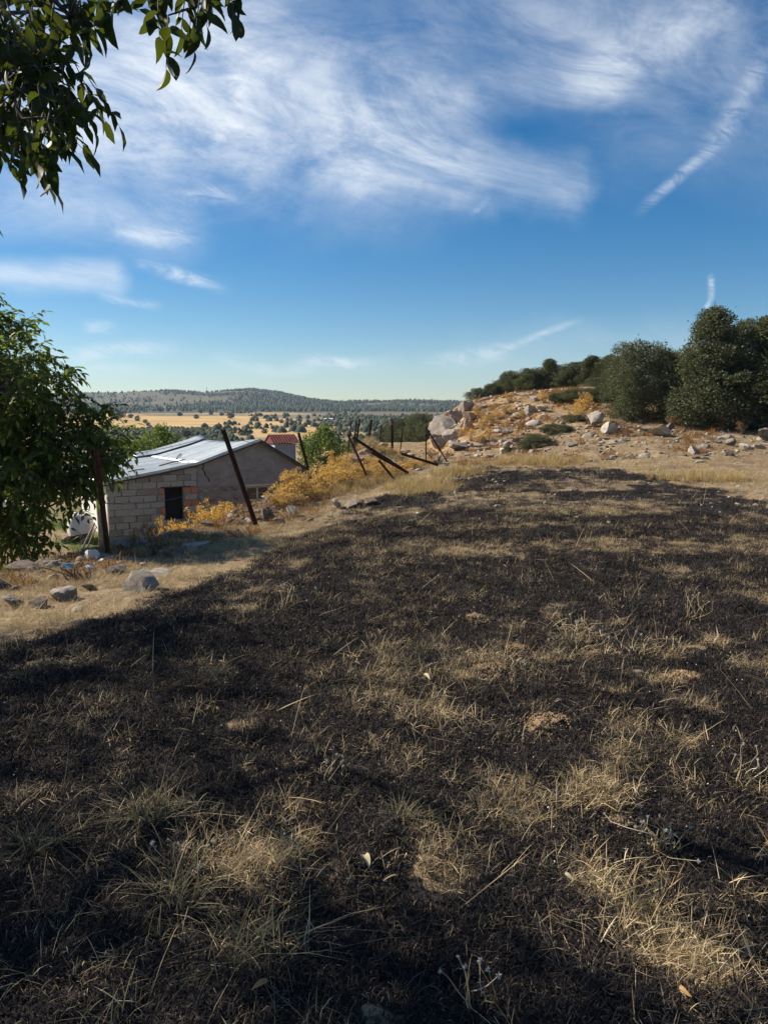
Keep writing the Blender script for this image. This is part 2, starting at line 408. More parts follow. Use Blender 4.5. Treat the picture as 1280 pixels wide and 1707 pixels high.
field = sst(-25, 25, gr - fmin + 90 * (ff - .5)) * (1 - sst(-30, 30, gr - fmax + 220 * (ff - .5))) * sst(.28, .42, fh + .06) * (1 - sst(560, 640, gu + 160 * (ff - .5)))
strip = np.abs(((gr + 40 * (ff - .5)) / 62.0) % 1.0 - .5) < .045 + .05 * (fh - .4)
field = field * (1 - .75 * strip * (fbm(gx * .015, gy * .004, 88, 2) > .42))
field = np.maximum(field, .75 * sst(640, 700, gr) * (1 - sst(780, 900, gr + 200 * (ff - .5))) * sst(.5, .58, fbm(gx * .008, gy * .02, 75, 3)) * (1 - sst(480, 560, gu)))
forest = sst(700, 900, gr + 300 * (ff - .5) + 260 * sst(430, 600, gu)) * (.45 + .55 * sst(.36, .6, fbm(gx * .006, gy * .006, 77, 4)))
def fattr(me, name, a, dom='POINT'):
    at_ = me.attributes.new(name, 'FLOAT', dom); at_.data.foreach_set('value', np.asarray(a, np.float32))
fattr(gme, 'bank', np.exp(-((gs - .1) / 1.35) ** 2) * sst(7.2, 9.0, gy) * (gr < 45) * (.45 + .55 * sst(.35, .6, fbm(gx * 1.2, gy * 1.2, 95, 3)))); fattr(gme, 'burn', gb); fattr(gme, 'green', green); fattr(gme, 'mound', mnd); fattr(gme, 'field', field); fattr(gme, 'forest', forest)

g = material('ground_soil')
geo = g.n('ShaderNodeNewGeometry').outputs['Position']
n_big = g.noise(geo, 1.3, 5, .6); n_mid = g.noise(geo, 9, 5, .62); n_fin = g.noise(geo, 70, 4, .65); n_clod = g.noise(geo, 26, 4, .6)
mp = g.n('ShaderNodeMapping'); g.lk(geo, mp.inputs['Vector']); mp.inputs['Rotation'].default_value = (0, 0, .6); mp.inputs['Scale'].default_value = (30, 190, 60)
n_fib = g.noise(mp.outputs[0], 1.0, 4, .6, 1.5)
soil = g.mix(n_mid, (.095, .066, .045), (.245, .172, .112))
straw = g.mix(n_fib, (.21, .155, .085), (.44, .345, .20))
dry = g.mix(g.ss(.42, .66, g.m('MULTIPLY_ADD', n_mid, .55, g.m('MULTIPLY', n_big, .50))), soil, straw)
red = g.mix(n_big, (.27, .155, .080), (.46, .325, .17))
dry = g.mix(g.m('MULTIPLY', g.attr('mound'), g.ss(.30, .62, n_mid)), dry, red)
dry = g.mix(g.attr('bank'), dry, g.mix(n_clod, (.055, .042, .031), (.17, .128, .092)))
char_ = g.mix(g.ss(.35, .75, n_fin), (.012, .0112, .0116), (.046, .041, .039))
char_ = g.mix(g.ss(.60, .72, n_clod), char_, (.075, .055, .042))
char_ = g.mix(g.m('MULTIPLY', g.ss(.62, .70, n_fin), g.ss(.45, .65, n_mid)), char_, (.20, .175, .15))
bm_ = g.ss(.34, .58, g.m('ADD', g.attr('burn'), g.m('MULTIPLY_ADD', g.m('SUBTRACT', n_mid, .5), .6, g.m('MULTIPLY', g.m('SUBTRACT', n_clod, .5), .6))))
col = g.mix(bm_, dry, char_)
col = g.mix(g.attr('green'), col, g.mix(n_mid, (.07, .10, .025), (.17, .20, .055)))
n_f1 = g.noise(geo, .035, 5, .6); n_f2 = g.noise(geo, .25, 5, .6)
cdist = g.n('ShaderNodeCameraData')   # only the texture's grain: far ground is given its own scale below
gpos = g.n('ShaderNodeSeparateXYZ'); g.lk(geo, gpos.inputs[0])
rr = g.m('SQRT', g.m('MULTIPLY_ADD', gpos.outputs[0], gpos.outputs[0], g.m('MULTIPLY', gpos.outputs[1], gpos.outputs[1])))
far = g.ss(70, 130, rr)
scrub = g.mix(g.ss(.35, .65, n_f2), (.11, .095, .06), (.27, .215, .135))
fieldc = g.mix(g.ss(.3, .7, n_f1), (.42, .265, .10), (.54, .375, .17))
forc = g.mix(g.ss(.40, .62, n_f2), (.035, .048, .030), (.125, .12, .08))
fcol = g.mix(g.attr('field'), scrub, fieldc); fcol = g.mix(g.attr('forest'), fcol, forc)
col = g.mix(far, col, fcol)
bh = g.m('MULTIPLY_ADD', n_clod, .5, g.m('MULTIPLY_ADD', n_fin, .35, g.m('MULTIPLY', n_fib, .2)))
GM = finish(g, col, .95, .1, bh, .7, .03)
g.t.nodes.remove(cdist)
ground = obj('ground', gme, GM); tag(ground, 'burnt dry field sloping to a valley and far hills', kind='structure')

# ------------------------------------------------------------------ shared materials
def rnd_island(nt): return nt.n('ShaderNodeNewGeometry').outputs['Random Per Island']
def ramp(nt, fac, stops, interp='LINEAR'):
    r_ = nt.n('ShaderNodeValToRGB'); r_.color_ramp.interpolation = interp; el = r_.color_ramp.elements
    while len(el) < len(stops): el.new(0.5)
    for e_, (p_, c_) in zip(el, stops): e_.position = p_; e_.color = (*c_, 1)
    nt.lk(fac, r_.inputs[0]); return r_.outputs[0]
def leafmat(name, stops, trans, tcol, rough=.5, spec=.35):
    nt = material(name); c = ramp(nt, rnd_island(nt), stops)
    oi = nt.n('ShaderNodeObjectInfo').outputs['Random']
    hv = nt.n('ShaderNodeHueSaturation'); nt.lk(c, hv.inputs['Color']); nt.lk(nt.m('MULTIPLY_ADD', oi, .35, .85), hv.inputs['Value'])
    return finish(nt, hv.outputs[0], rough, spec, trans=trans, tcol=tcol)
M_CHAR = leafmat('charred_stubble', [(0, (.011, .0102, .0112)), (.5, (.028, .0255, .0265)), (.80, (.062, .051, .046)), (.93, (.11, .085, .062)), (1, (.44, .345, .21))], 0, None, .9, .1)
M_STRAW = leafmat('dry_straw', [(0, (.19, .128, .066)), (.4, (.45, .33, .175)), (.8, (.64, .51, .30)), (1, (.74, .64, .45))], .25, (.44, .34, .18), .7, .2)
M_YELLOW = leafmat('yellow_straw', [(0, (.28, .19, .08)), (.5, (.47, .34, .145)), (1, (.60, .47, .24))], .25, (.5, .37, .15), .7, .2)
M_GREEN = leafmat('grass_green', [(0, (.05, .075, .018)), (.6, (.10, .14, .035)), (1, (.20, .20, .07))], .3, (.18, .24, .04), .6, .2)
M_SAGE = leafmat('grey_green_grass', [(0, (.07, .068, .036)), (.5, (.17, .15, .08)), (1, (.42, .35, .21))], .2, (.25, .22, .10), .7, .2)
M_WALNUT = leafmat('walnut_leaf_shaded', [(0, (.009, .014, .005)), (.55, (.016, .025, .007)), (.85, (.036, .047, .011)), (1, (.12, .11, .02))], .15, (.22, .29, .022), .55, .22)  # leaf colour darkened so the overhanging leaves read as silhouettes against the sky
M_WALNUTLIT = leafmat('walnut_leaf_lit', [(0, (.018, .031, .008)), (.5, (.038, .060, .013)), (.85, (.085, .11, .022)), (1, (.19, .18, .03))], .28, (.30, .40, .03), .5, .25)  # same leaf, brighter: sunlit highlights put into the colour
M_OAK = leafmat('oak_leaf', [(0, (.062, .072, .038)), (.5, (.105, .115, .062)), (.85, (.145, .152, .088)), (1, (.18, .18, .11))], .18, (.17, .19, .06), .65, .15)
M_TREE = leafmat('bright_tree_leaf', [(0, (.030, .055, .012)), (.6, (.060, .095, .020)), (1, (.11, .14, .03))], .3, (.20, .28, .03), .5, .3)
M_GOLD = leafmat('golden_weed', [(0, (.30, .16, .045)), (.4, (.56, .35, .085)), (.75, (.70, .50, .16)), (.9, (.62, .52, .26)), (1, (.36, .33, .12))], .35, (.70, .40, .07), .7, .2)
M_RUSTLEAF = leafmat('russet_weed', [(0, (.16, .085, .04)), (.6, (.28, .155, .065)), (1, (.40, .25, .10))], .25, (.35, .18, .05), .8, .1)
M_FARTREE = leafmat('far_tree_leaf', [(0, (.024, .035, .020)), (.6, (.046, .058, .032)), (1, (.075, .082, .045))], 0, None, .8, .1)
def barkmat(name, a, b, sc=18):
    nt = material(name); ge = nt.n('ShaderNodeTexCoord').outputs['Object']
    mp_ = nt.n('ShaderNodeMapping'); nt.lk(ge, mp_.inputs['Vector']); mp_.inputs['Scale'].default_value = (1, 1, .25)
    n_ = nt.noise(mp_.outputs[0], sc, 5, .65, .4)
    return finish(nt, nt.mix(nt.ss(.3, .7, n_), a, b), .9, .15, n_, .6, .02)
M_BARK = barkmat('bark', (.050, .040, .032), (.20, .17, .14))
M_TWIG = barkmat('dry_twig', (.16, .12, .085), (.42, .35, .27), 30)
M_WOOD = barkmat('weathered_wood', (.14, .115, .09), (.33, .28, .22), 24)
def rockmat(name, a, b, c, lich=.5):
    nt = material(name); ge = nt.n('ShaderNodeTexCoord').outputs['Object']
    oi = nt.n('ShaderNodeObjectInfo').outputs['Random']
    n1 = nt.noise(ge, 2.2, 6, .65, .3); n2 = nt.noise(ge, 11, 5, .65); n3 = nt.noise(ge, 34, 4, .6)
    c_ = nt.mix(nt.ss(.32, .68, n1), a, b)
    c_ = nt.mix(nt.m('MULTIPLY', nt.ss(.52, .70, n2), lich), c_, c)
    hv = nt.n('ShaderNodeHueSaturation'); nt.lk(c_, hv.inputs['Color']); nt.lk(nt.m('MULTIPLY_ADD', oi, .45, .75), hv.inputs['Value'])
    return finish(nt, hv.outputs[0], .92, .15, nt.m('MULTIPLY_ADD', n2, .7, nt.m('MULTIPLY', n3, .3)), .8, .05)
M_ROCK = rockmat('limestone', (.25, .205, .165), (.43, .38, .325), (.11, .09, .072))
M_ROCKPALE = rockmat('pale_limestone', (.35, .295, .235), (.54, .485, .41), (.18, .145, .11), .7)
M_ROCKRED = rockmat('iron_stained_limestone', (.29, .17, .11), (.45, .32, .225), (.16, .105, .075))
M_ROCKDARK = rockmat('sooty_stone', (.10, .085, .07), (.27, .225, .18), (.035, .03, .028), .8)
def rustmat():
    nt = material('rusted_iron'); ge = nt.n('ShaderNodeTexCoord').outputs['Object']
    n1 = nt.noise(ge, 14, 6, .7); n2 = nt.noise(ge, 60, 3, .6)
    c_ = ramp(nt, n1, [(.25, (.030, .014, .010)), (.55, (.085, .034, .020)), (.8, (.16, .070, .035))])
    return finish(nt, c_, .85, .2, n2, .4, .004)
M_RUST = rustmat()
def plain(name, a, b, sc=8, rough=.85, bstr=.4, bd=.01, metal=0, spec=.2):
    nt = material(name); ge = nt.n('ShaderNodeTexCoord').outputs['Object']
    n1 = nt.noise(ge, sc, 6, .65, .3); n2 = nt.noise(ge, sc * 7, 4, .6)
    c_ = nt.mix(nt.ss(.3, .7, nt.m('MULTIPLY_ADD', n1, .75, nt.m('MULTIPLY', n2, .25))), a, b)
    return finish(nt, c_, rough, spec, nt.m('MULTIPLY_ADD', n2, .5, nt.m('MULTIPLY', n1, .5)), bstr, bd, metal)

# ------------------------------------------------------------------ the small house below the terrace
M_BLOCK = plain('concrete_block', (.30, .265, .225), (.45, .405, .35), 9, .95, .8, .012)
M_BLOCK2 = plain('concrete_block_dark', (.20, .175, .15), (.36, .315, .27), 9, .95, .8, .012)
M_BRICK = plain('red_brick', (.38, .145, .075), (.50, .235, .14), 12, .9, .6, .008)
M_MORTAR = plain('mortar', (.22, .195, .165), (.34, .305, .26), 14, .95, .8, .01)
M_PLASTER = plain('grey_plaster', (.215, .185, .165), (.335, .295, .265), 3.2, .95, .6, .012)
M_RENDERLIT = plain('sunlit_render', (.58, .55, .50), (.72, .69, .64), 4, .9, .4, .01)  # paler than the plaster: sunlight painted into the sunward faces
M_STONE = plain('wall_stone', (.30, .235, .195), (.50, .405, .335), 7, .95, .8, .02)
M_STONE2 = plain('wall_stone_brown', (.22, .145, .115), (.40, .28, .22), 7, .95, .8, .02)
M_CREAM = plain('cream_paint', (.50, .43, .31), (.66, .58, .44), 10, .7, .3, .004)
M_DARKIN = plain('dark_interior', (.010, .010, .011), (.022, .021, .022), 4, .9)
M_RAFTER = plain('sooty_timber', (.045, .035, .028), (.12, .095, .075), 12, .9)
M_REDTIN = plain('red_tin', (.11, .030, .027), (.20, .055, .046), 6, .6, .2, .004)
def tinmat():
    nt = material('galvanised_sheet'); ge = nt.n('ShaderNodeTexCoord').outputs['Object']
    oi = nt.n('ShaderNodeObjectInfo').outputs['Random']
    mp_ = nt.n('ShaderNodeMapping'); nt.lk(ge, mp_.inputs['Vector']); mp_.inputs['Scale'].default_value = (.6, 5, 1)
    n1 = nt.noise(mp_.outputs[0], 2.2, 6, .65, .5); n2 = nt.noise(ge, 7, 5, .65)
    c_ = nt.mix(nt.ss(.35, .65, n1), (.40, .455, .475), (.56, .61, .625))
    c_ = nt.mix(nt.m('MULTIPLY', nt.ss(.56, .70, n2), .7), c_, (.21, .20, .19))
    hv = nt.n('ShaderNodeHueSaturation'); nt.lk(c_, hv.inputs['Color']); nt.lk(nt.m('MULTIPLY_ADD', oi, .35, .80), hv.inputs['Value'])
    return finish(nt, hv.outputs[0], .50, .4, n2, .15, .006, .35)
M_TIN = tinmat()
def glassmat():
    nt = material('window_glass'); return finish(nt, (.020, .023, .026), .12, .6)
M_GLASS = glassmat()

HTH = R(28.0)
hp = at(183, 908, 22.0)
house = empty('stone_house', hp, HTH)
tag(house, 'low shabby house of concrete block and plaster with corrugated metal roof', 'house')
RP = [(-.25, 1.83), (.33, 1.96), (1.5, 2.15), (2.69, 2.37), (3.7, 2.72), (4.73, 3.07)]        # front profile of the left slope
RR = [(4.73, 3.07), (6.0, 2.31), (7.15, 1.61)]
HL = 7.2                                                                                       # length front to back
def prof(x): return float(np.interp(x, [p_[0] for p_ in RP + RR[1:]], [p_[1] for p_ in RP + RR[1:]]))
def sag(x, y): return -0.055 * y * np.clip((x - 1.0) / 3.0, 0, 1) * .55 - .10 * math.sin(math.pi * y / HL) * np.clip((x - 1) / 3.5, 0, 1)
# front wall of blocks, each block a piece of its own
BX0, BX1 = 0.0, 2.69
wall = MB()
W1 = (1.68, 2.24, .62, 1.63)
def wall_strip(mb, x0, x1, z0, z1f, y0, y1):
    n = max(1, int((x1 - x0) / .3)); xs = np.linspace(x0, x1, n + 1)
    for a, b in zip(xs[:-1], xs[1:]):
        za, zb = (z1f(a), z1f(b)) if callable(z1f) else (z1f, z1f)
        mb.add([(a, y0, z0), (b, y0, z0), (b, y0, zb), (a, y0, za), (a, y1, z0), (b, y1, z0), (b, y1, zb), (a, y1, za)],
               [(0, 1, 2, 3), (5, 4, 7, 6), (0, 4, 5, 1), (3, 2, 6, 7), (0, 3, 7, 4), (1, 5, 6, 2)])
top = lambda x: prof(x) - .07
wall_strip(wall, BX0, W1[0], -.5, top, .03, .20); wall_strip(wall, W1[1], BX1, -.5, top, .03, .20)
wall_strip(wall, W1[0], W1[1], -.5, W1[2], .03, .20); wall_strip(wall, W1[0], W1[1], W1[3], top, .03, .20)
bw = wall.build('block_wall', M_MORTAR, house)
bmeshes = []
for i in range(6):
    rr_ = np.random.default_rng(50 + i); mb = MB(); mb.box((0, 0, 0), (1, 1, 1))
    me = mb.mesh('block'); co = np.array([v.co[:] for v in me.vertices]); co += rr_.uniform(-.022, .022, co.shape) * [1, .4, 1.4]
    me.vertices.foreach_set('co', co.ravel().astype(np.float32)); me.materials.append(M_BLOCK if i % 3 else M_BLOCK2); bmeshes.append(me)
brickme = bmeshes[1].copy(); brickme.materials.clear(); brickme.materials.append(M_BRICK)
ch, row = .200, 0
zz_ = -.36
while zz_ < 2.45:
    off = 0 if row % 2 else -.21
    x = BX0 + off
    while x < BX1 - .02:
        x0, x1 = max(x, BX0), min(x + .40 + .02 * random.uniform(-1, 1), BX1)
        x += .415
        spans = [(x0, x1)]
        if zz_ + ch > W1[2] + .03 and zz_ < W1[3] - .03:
            spans = [(max(x0, a), min(x1, b)) for a, b in ((BX0, W1[0]), (W1[1], BX1)) if min(x1, b) - max(x0, a) > .04]
        for a, b in spans:
            h = min(ch - .016, top((a + b) / 2) - .02 - zz_)
            if h < .05 or b - a < .04: continue
            red = (zz_ + ch > W1[2] + .02 and zz_ < W1[3]) and ((abs(b - W1[0]) < .03 and row % 4 in (1, 2)) or (a >= W1[1] - .01 and row % 2 == 1))
            if red and abs(b - W1[0]) < .03: a = max(a, b - .15)
            o = obj('block', brickme if red else random.choice(bmeshes), None, bw)
            o.location = ((a + b) / 2, .02 + random.uniform(-.008, .008), zz_ + h / 2); o.scale = (b - a - .014, .07, h)
            o.rotation_euler = (0, random.uniform(-.010, .010), 0)
    zz_ += ch; row += 1
# main gable wall: plaster above, rubble stones below
W2 = (4.25, 5.06, .52, 1.56)
gw = MB()
wall_strip(gw, 2.70, W2[0], -.5, top, .05, .40); wall_strip(gw, W2[1], 6.92, -.5, top, .05, .40)
wall_strip(gw, W2[0], W2[1], -.5, W2[2], .05, .40); wall_strip(gw, W2[0], W2[1], W2[3], top, .05, .40)
gwall = gw.build('gable_wall', M_MORTAR, house)
pl = MB(); rp = np.random.default_rng(5)
xs = np.linspace(2.70, 6.92, 48); lower = 1.62 + .07 * (fbm(xs * 2.2, xs * 0, 8, 4) - .5) * 2; lower[(xs > W2[0] - .1) & (xs < W2[1] + .1)] = 1.60
crack = lambda z: 3.05 + .10 * math.sin(z * 5.0) - .30 * (z - 1.6) * .35
nz = 16; Vp = []; Fp = []
for x_, lo in zip(xs, lower):
    for k in range(nz):
        z_ = lo + (top(x_) - lo) * k / (nz - 1)
        Vp.append((x_, .015 + .022 * (vnoise(np.array([x_ * 2.3]), np.array([z_ * 2.3]), 31)[0] - .5), z_))
for i in range(len(xs) - 1):
    for k in range(nz - 1):
        a = i * nz + k; Fp.append((a, a + nz, a + nz + 1, a + 1))
nV = len(Vp)
Vp += [(x_, .06, z_) for x_, y_, z_ in Vp]
for i in range(len(xs) - 1): Fp.append((i * nz + nV, (i + 1) * nz + nV, (i + 1) * nz, i * nz))
for k in range(nz - 1): Fp.append((k, k + 1, nV + k + 1, nV + k))
pl.add(Vp, Fp)
plaster = pl.build('plaster', M_PLASTER, gwall)
cr = MB(); pts = [(crack(z_) + .022 * math.sin(z_ * 31), .006, z_) for z_ in np.linspace(1.75, 2.36, 14)]
for a, b in zip(pts[:-1], pts[1:]):
    wd = .013 + .008 * random.random(); cr.add([(a[0] - wd, a[1], a[2]), (a[0] + wd, a[1], a[2]), (b[0] + wd, b[1], b[2]), (b[0] - wd, b[1], b[2])], [(0, 1, 2, 3)])
cr.build('crack', M_DARKIN, gwall)
# rocks / stones: angular lumps
def rock_mesh(name, seed, sub=3, flat=1.0, rough=.22, cuts=9, smooth=True):
    bm = bpy.data.meshes.new(name); import bmesh as _b
    b = _b.new(); _b.ops.create_icosphere(b, subdivisions=sub, radius=1.0)
    co = np.array([v.co[:] for v in b.verts]); rs = np.random.default_rng(seed)
    nz_ = fbm(co[:, 0] * 1.3 + seed + co[:, 2] * 1.1, co[:, 1] * 1.3 - co[:, 2] * .8 + 9, seed, 3, .5) - .5
    co *= (1 + rough * nz_ * 3)[:, None]
    for _ in range(cuts):
        n_ = rs.normal(size=3); n_ /= np.linalg.norm(n_); d_ = rs.uniform(.34, .72)
        ex = co @ n_ - d_; co -= np.outer(np.maximum(ex, 0) * .985, n_)
    nz_ = fbm(co[:, 0] * 4.5 + seed + co[:, 2] * 3.1, co[:, 1] * 4.5 - co[:, 2] * 2.3 + 9, seed + 5, 3, .6) - .5
    co *= (1 + rough * nz_ * .8)[:, None]
    co /= np.abs(co).max(0)[None]
    co[:, 2] *= flat
    for v, c in zip(b.verts, co): v.co = c
    b.to_mesh(bm); b.free()
    if smooth: bm.polygons.foreach_set('use_smooth', np.ones(len(bm.polygons), bool))
    try: bm.set_sharp_from_angle(angle=R(24))
    except Exception: pass
    return bm
stm = [rock_mesh('stone', 200 + i, 2, 1, .12, 8) for i in range(5)]
for i, m_ in enumerate(stm): m_.materials.append(M_STONE if i % 2 else M_STONE2)
z_ = -.10; row = 0
while z_ < 1.50:
    hh = random.uniform(.20, .30); x = 2.74 - random.uniform(0, .2)
    while x < 6.9:
        wd = random.uniform(.26, .52)
        a, b = max(x, 2.72), min(x + wd - .03, 6.9); x += wd
        if z_ + hh > W2[2] - .03 and b > W2[0] - .04 and a < W2[1] + .04:
            if a < W2[0] - .2: b = W2[0] - .05
            elif b > W2[1] + .2: a = W2[1] + .05
            else: continue
        if b - a < .1: continue
        h = min(hh - .03, 1.60 - z_)
        o = obj('stone', random.choice(stm), None, gwall); o.location = ((a + b) / 2, .055, z_ + h / 2)
        o.scale = ((b - a) / 2 * 1.02, .085, h / 2 * 1.04); o.rotation_euler = (0, random.uniform(-.05, .05), 0)
    z_ += hh; row += 1
# side and back walls
sw = MB(); sw.box((.10, HL / 2 + .15, .65), (.16, HL - .3, 2.35)); sw.build('side_wall', M_RENDERLIT, house)  # left wall coloured pale to carry its sunlight
sw = MB(); sw.box((6.80, HL / 2 + .2, .55), (.20, HL - .4, 2.05)); sw.build('side_wall', M_PLASTER, house)
sw = MB(); wall_strip(sw, .2, 6.9, -.5, lambda x: top(x) - .35 * min(1, max(0, (x - 1) / 3)), HL - .25, HL); sw.build('rear_wall', M_PLASTER, house)
# windows
wi = MB(); wi.box(((W1[0] + W1[1]) / 2, .19, (W1[2] + W1[3]) / 2), (W1[1] - W1[0] - .004, .03, W1[3] - W1[2] - .004))
w1 = wi.build('window', M_DARKIN, house); tag(w1, 'dark unglazed opening in the block wall')
lm = MB(); lm.box(((W1[0] + W1[1]) / 2 + .06, -.005, W1[3] + .02), (W1[1] - W1[0] + .36, .06, .035)); lm.build('lintel', M_RAFTER, w1)
wf = MB(); cx = (W2[0] + W2[1]) / 2
for x_ in (W2[0] + .03, cx, W2[1] - .03): wf.box((x_, .09, (W2[2] + W2[3]) / 2), (.055, .06, W2[3] - W2[2]))
for z_ in (W2[2] + .03, 1.10, W2[3] - .03): wf.box((cx, .085, z_), (W2[1] - W2[0] - .01, .05, .055))
win = wf.build('window', M_CREAM, house); tag(win, 'cream painted wooden window frame with dark panes')
for i in range(2):
    for k in range(2):
        a, b = (W2[0] + .06, cx - .03) if i == 0 else (cx + .03, W2[1] - .06); c, d = (W2[2] + .06, 1.07) if k == 0 else (1.13, W2[3] - .06)
        p_ = MB(); p_.box(((a + b) / 2, .105, (c + d) / 2), (b - a + .01, .006, d - c + .01)); p_.build('pane', M_GLASS, win)
sl = MB(); sl.box((cx, .03, W2[3] + .03), (W2[1] - W2[0] + .3, .07, .05)); sl.build('lintel', M_CREAM, win)
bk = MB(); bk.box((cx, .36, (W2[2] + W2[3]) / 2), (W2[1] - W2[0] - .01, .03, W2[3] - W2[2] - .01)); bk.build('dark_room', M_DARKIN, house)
# roof: corrugated sheets laid down the slope, timber rakes
roofbase = MB()
def rk(x, y): return prof(x) + sag(x, y)
xsL = np.linspace(-.22, 4.73, 24); ysR = np.linspace(-.12, HL + .15, 10)
def slab(mb, xs_, ys_, lift, thick):
    Vs = [(x, y, rk(x, y) + lift) for x in xs_ for y in ys_]; n = len(Vs); Vs += [(x, y, z - thick) for x, y, z in Vs]
    ny = len(ys_); Fs = []
    for i in range(len(xs_) - 1):
        for k in range(ny - 1):
            a = i * ny + k; Fs.append((a, a + ny, a + ny + 1, a + 1)); Fs.append((n + a, n + a + 1, n + a + ny + 1, n + a + ny))
    for i in range(len(xs_) - 1):
        for k in (0, ny - 1):
            a = i * ny + k; Fs.append((a, n + a, n + a + ny, a + ny))
    for k in range(ny - 1):
        for i in (0, len(xs_) - 1):
            a = i * ny + k; Fs.append((a, a + 1, n + a + 1, n + a))
    mb.add(Vs, Fs)
slab(roofbase, xsL, ysR, -.03, .04); slab(roofbase, np.linspace(4.74, 7.2, 8), ysR, -.03, .04)
roof = roofbase.build('roof', M_RAFTER, house)
def sheet(x0, x1, y0, y1, lift, tilt=0.0, skew=0.0):
    mb = MB(); nx = max(3, int((x1 - x0) / .2)); ny = max(6, int((y1 - y0) / .019))
    xs_ = np.linspace(x0, x1, nx + 1); ys_ = np.linspace(y0, y1, ny + 1)
    ph = random.uniform(0, 6); Vs = []
    for x in xs_:
        for y in ys_:
            z = rk(x, y) + lift + .013 * math.sin(2 * math.pi * y / .15 + ph) + tilt * (y - y0) + .012 * (vnoise(np.array([x * 1.4 + ph]), np.array([y * 1.4]), 3)[0] - .5)
            Vs.append((x + skew * (y - y0), y, z))
    m = ny + 1
    mb.add(Vs, [(i * m + k, (i + 1) * m + k, (i + 1) * m + k + 1, i * m + k + 1) for i in range(nx) for k in range(ny)])
    o = mb.build('roof_sheet', M_TIN, roof, True)
    sm = o.modifiers.new('thickness', 'SOLIDIFY'); sm.thickness = .003
    return o
yy = -.16; i = 0
while yy < HL + .1:
    wd = .82; y1 = min(yy + wd + .06, HL + .2)
    sheet(2.55 + random.uniform(-.06, .06), 4.76, yy, y1, .030 + .006 * (i % 2), random.uniform(-.012, .014))
    sheet(-.28 + random.uniform(-.08, .05), 2.68, yy - .02, y1, .014 + .006 * (i % 2), random.uniform(-.010, .014))
    yy += wd; i += 1
lo = sheet(1.9, 4.70, HL - .75, HL + .25, .10, .10); tag(lo, 'loose lifted metal sheet at the far edge')
for a in (0, 1):
    yy = -.10
    while a and yy < HL: sheet(4.72, 7.2, yy, min(yy + .88, HL + .15), .016 + .005 * a); yy += .85
# rakes: dark timber under the front edge
rk_ = MB()
for P in (RP, RR):
    for (xa, za), (xb, zb) in zip(P[:-1], P[1:]):
        if za == zb and xa == xb: continue
        rk_.add([(xa, -.13, za - .10), (xb, -.13, zb - .10), (xb, -.13, zb - .02), (xa, -.13, za - .02), (xa, -.07, za - .10), (xb, -.07, zb - .10), (xb, -.07, zb - .02), (xa, -.07, za - .02)],
                [(0, 1, 2, 3), (5, 4, 7, 6), (0, 4, 5, 1), (3, 2, 6, 7), (0, 3, 7, 4), (1, 5, 6, 2)])
rk_.build('barge_board', M_RAFTER, roof)
fl = MB()
Pp = RP
for (xa, za), (xb, zb) in zip(Pp[:-1], Pp[1:]):
    fl.add([(xa, -.19, za - .04), (xb, -.19, zb - .04), (xb, -.19, zb + .045), (xa, -.19, za + .045), (xa, -.17, za - .04), (xb, -.17, zb - .04), (xb, -.17, zb + .045), (xa, -.17, za + .045)],
           [(0, 1, 2, 3), (5, 4, 7, 6), (0, 4, 5, 1), (3, 2, 6, 7), (0, 3, 7, 4), (1, 5, 6, 2)])
fl.build('edge_flashing', M_TIN, roof)
for x_, y_, ln, rz_ in ((2.2, 1.2, .9, .2), (1.0, .8, .5, -.1), (2.9, 3.4, 1.2, 1.2)):
    b = MB(); b.tube([(-ln / 2, 0, 0), (0, .01, .015), (ln / 2, 0, 0)], .022, 5); o = b.build('loose_batten', M_WOOD, roof)
    sl_ = (prof(x_ + .3) - prof(x_ - .3)) / .6
    o.location = (x_, y_, rk(x_, y_) + .075); o.rotation_euler = (0, -math.atan(sl_) * math.cos(rz_), rz_)
# chimney with a red tin cap
ch = empty('chimney', (6.35, 2.3, 0)); ch.parent = house
c = MB(); c.box((0, 0, 2.06), (.78, .78, 1.55)); c.build('stack', M_PLASTER, ch)
c = MB(); c.box((-.395, 0, 2.10), (.012, .74, 1.45)); c.build('stack_lit_side', M_RENDERLIT, ch)  # thin pale panel painting the sunlit side of the grey stack
cap = MB(); nC = 40; Vs = []; Fs = []
for sgn in (-1, 1):
    base = len(Vs)
    for i in range(nC + 1):
        x = -.50 + 1.0 * i / nC; wv = .010 * math.sin(i * 2 * math.pi / 4)
        Vs += [(x, 0, 3.16 + wv), (x, sgn * .52, 2.86 + wv)]
    for i in range(nC): Fs.append((base + 2 * i, base + 2 * i + 1, base + 2 * i + 3, base + 2 * i + 2))
for x in (-.46, .46):
    base = len(Vs); Vs += [(x, -.42, 2.84), (x, .42, 2.84), (x, 0, 3.13)]; Fs.append((base, base + 1, base + 2))
cap.add(Vs, Fs); o = cap.build('cap', M_REDTIN, ch); tag(o, 'red corrugated tin cap on the chimney')
# pale wooden post propping the corner
wp = MB(); wp.tube([(-.30, -.55, -.5), (-.29, -.53, .6), (-.32, -.5, 1.75)], [.085, .08, .075], 8); wp.build('corner_post', M_WOOD, house, True)

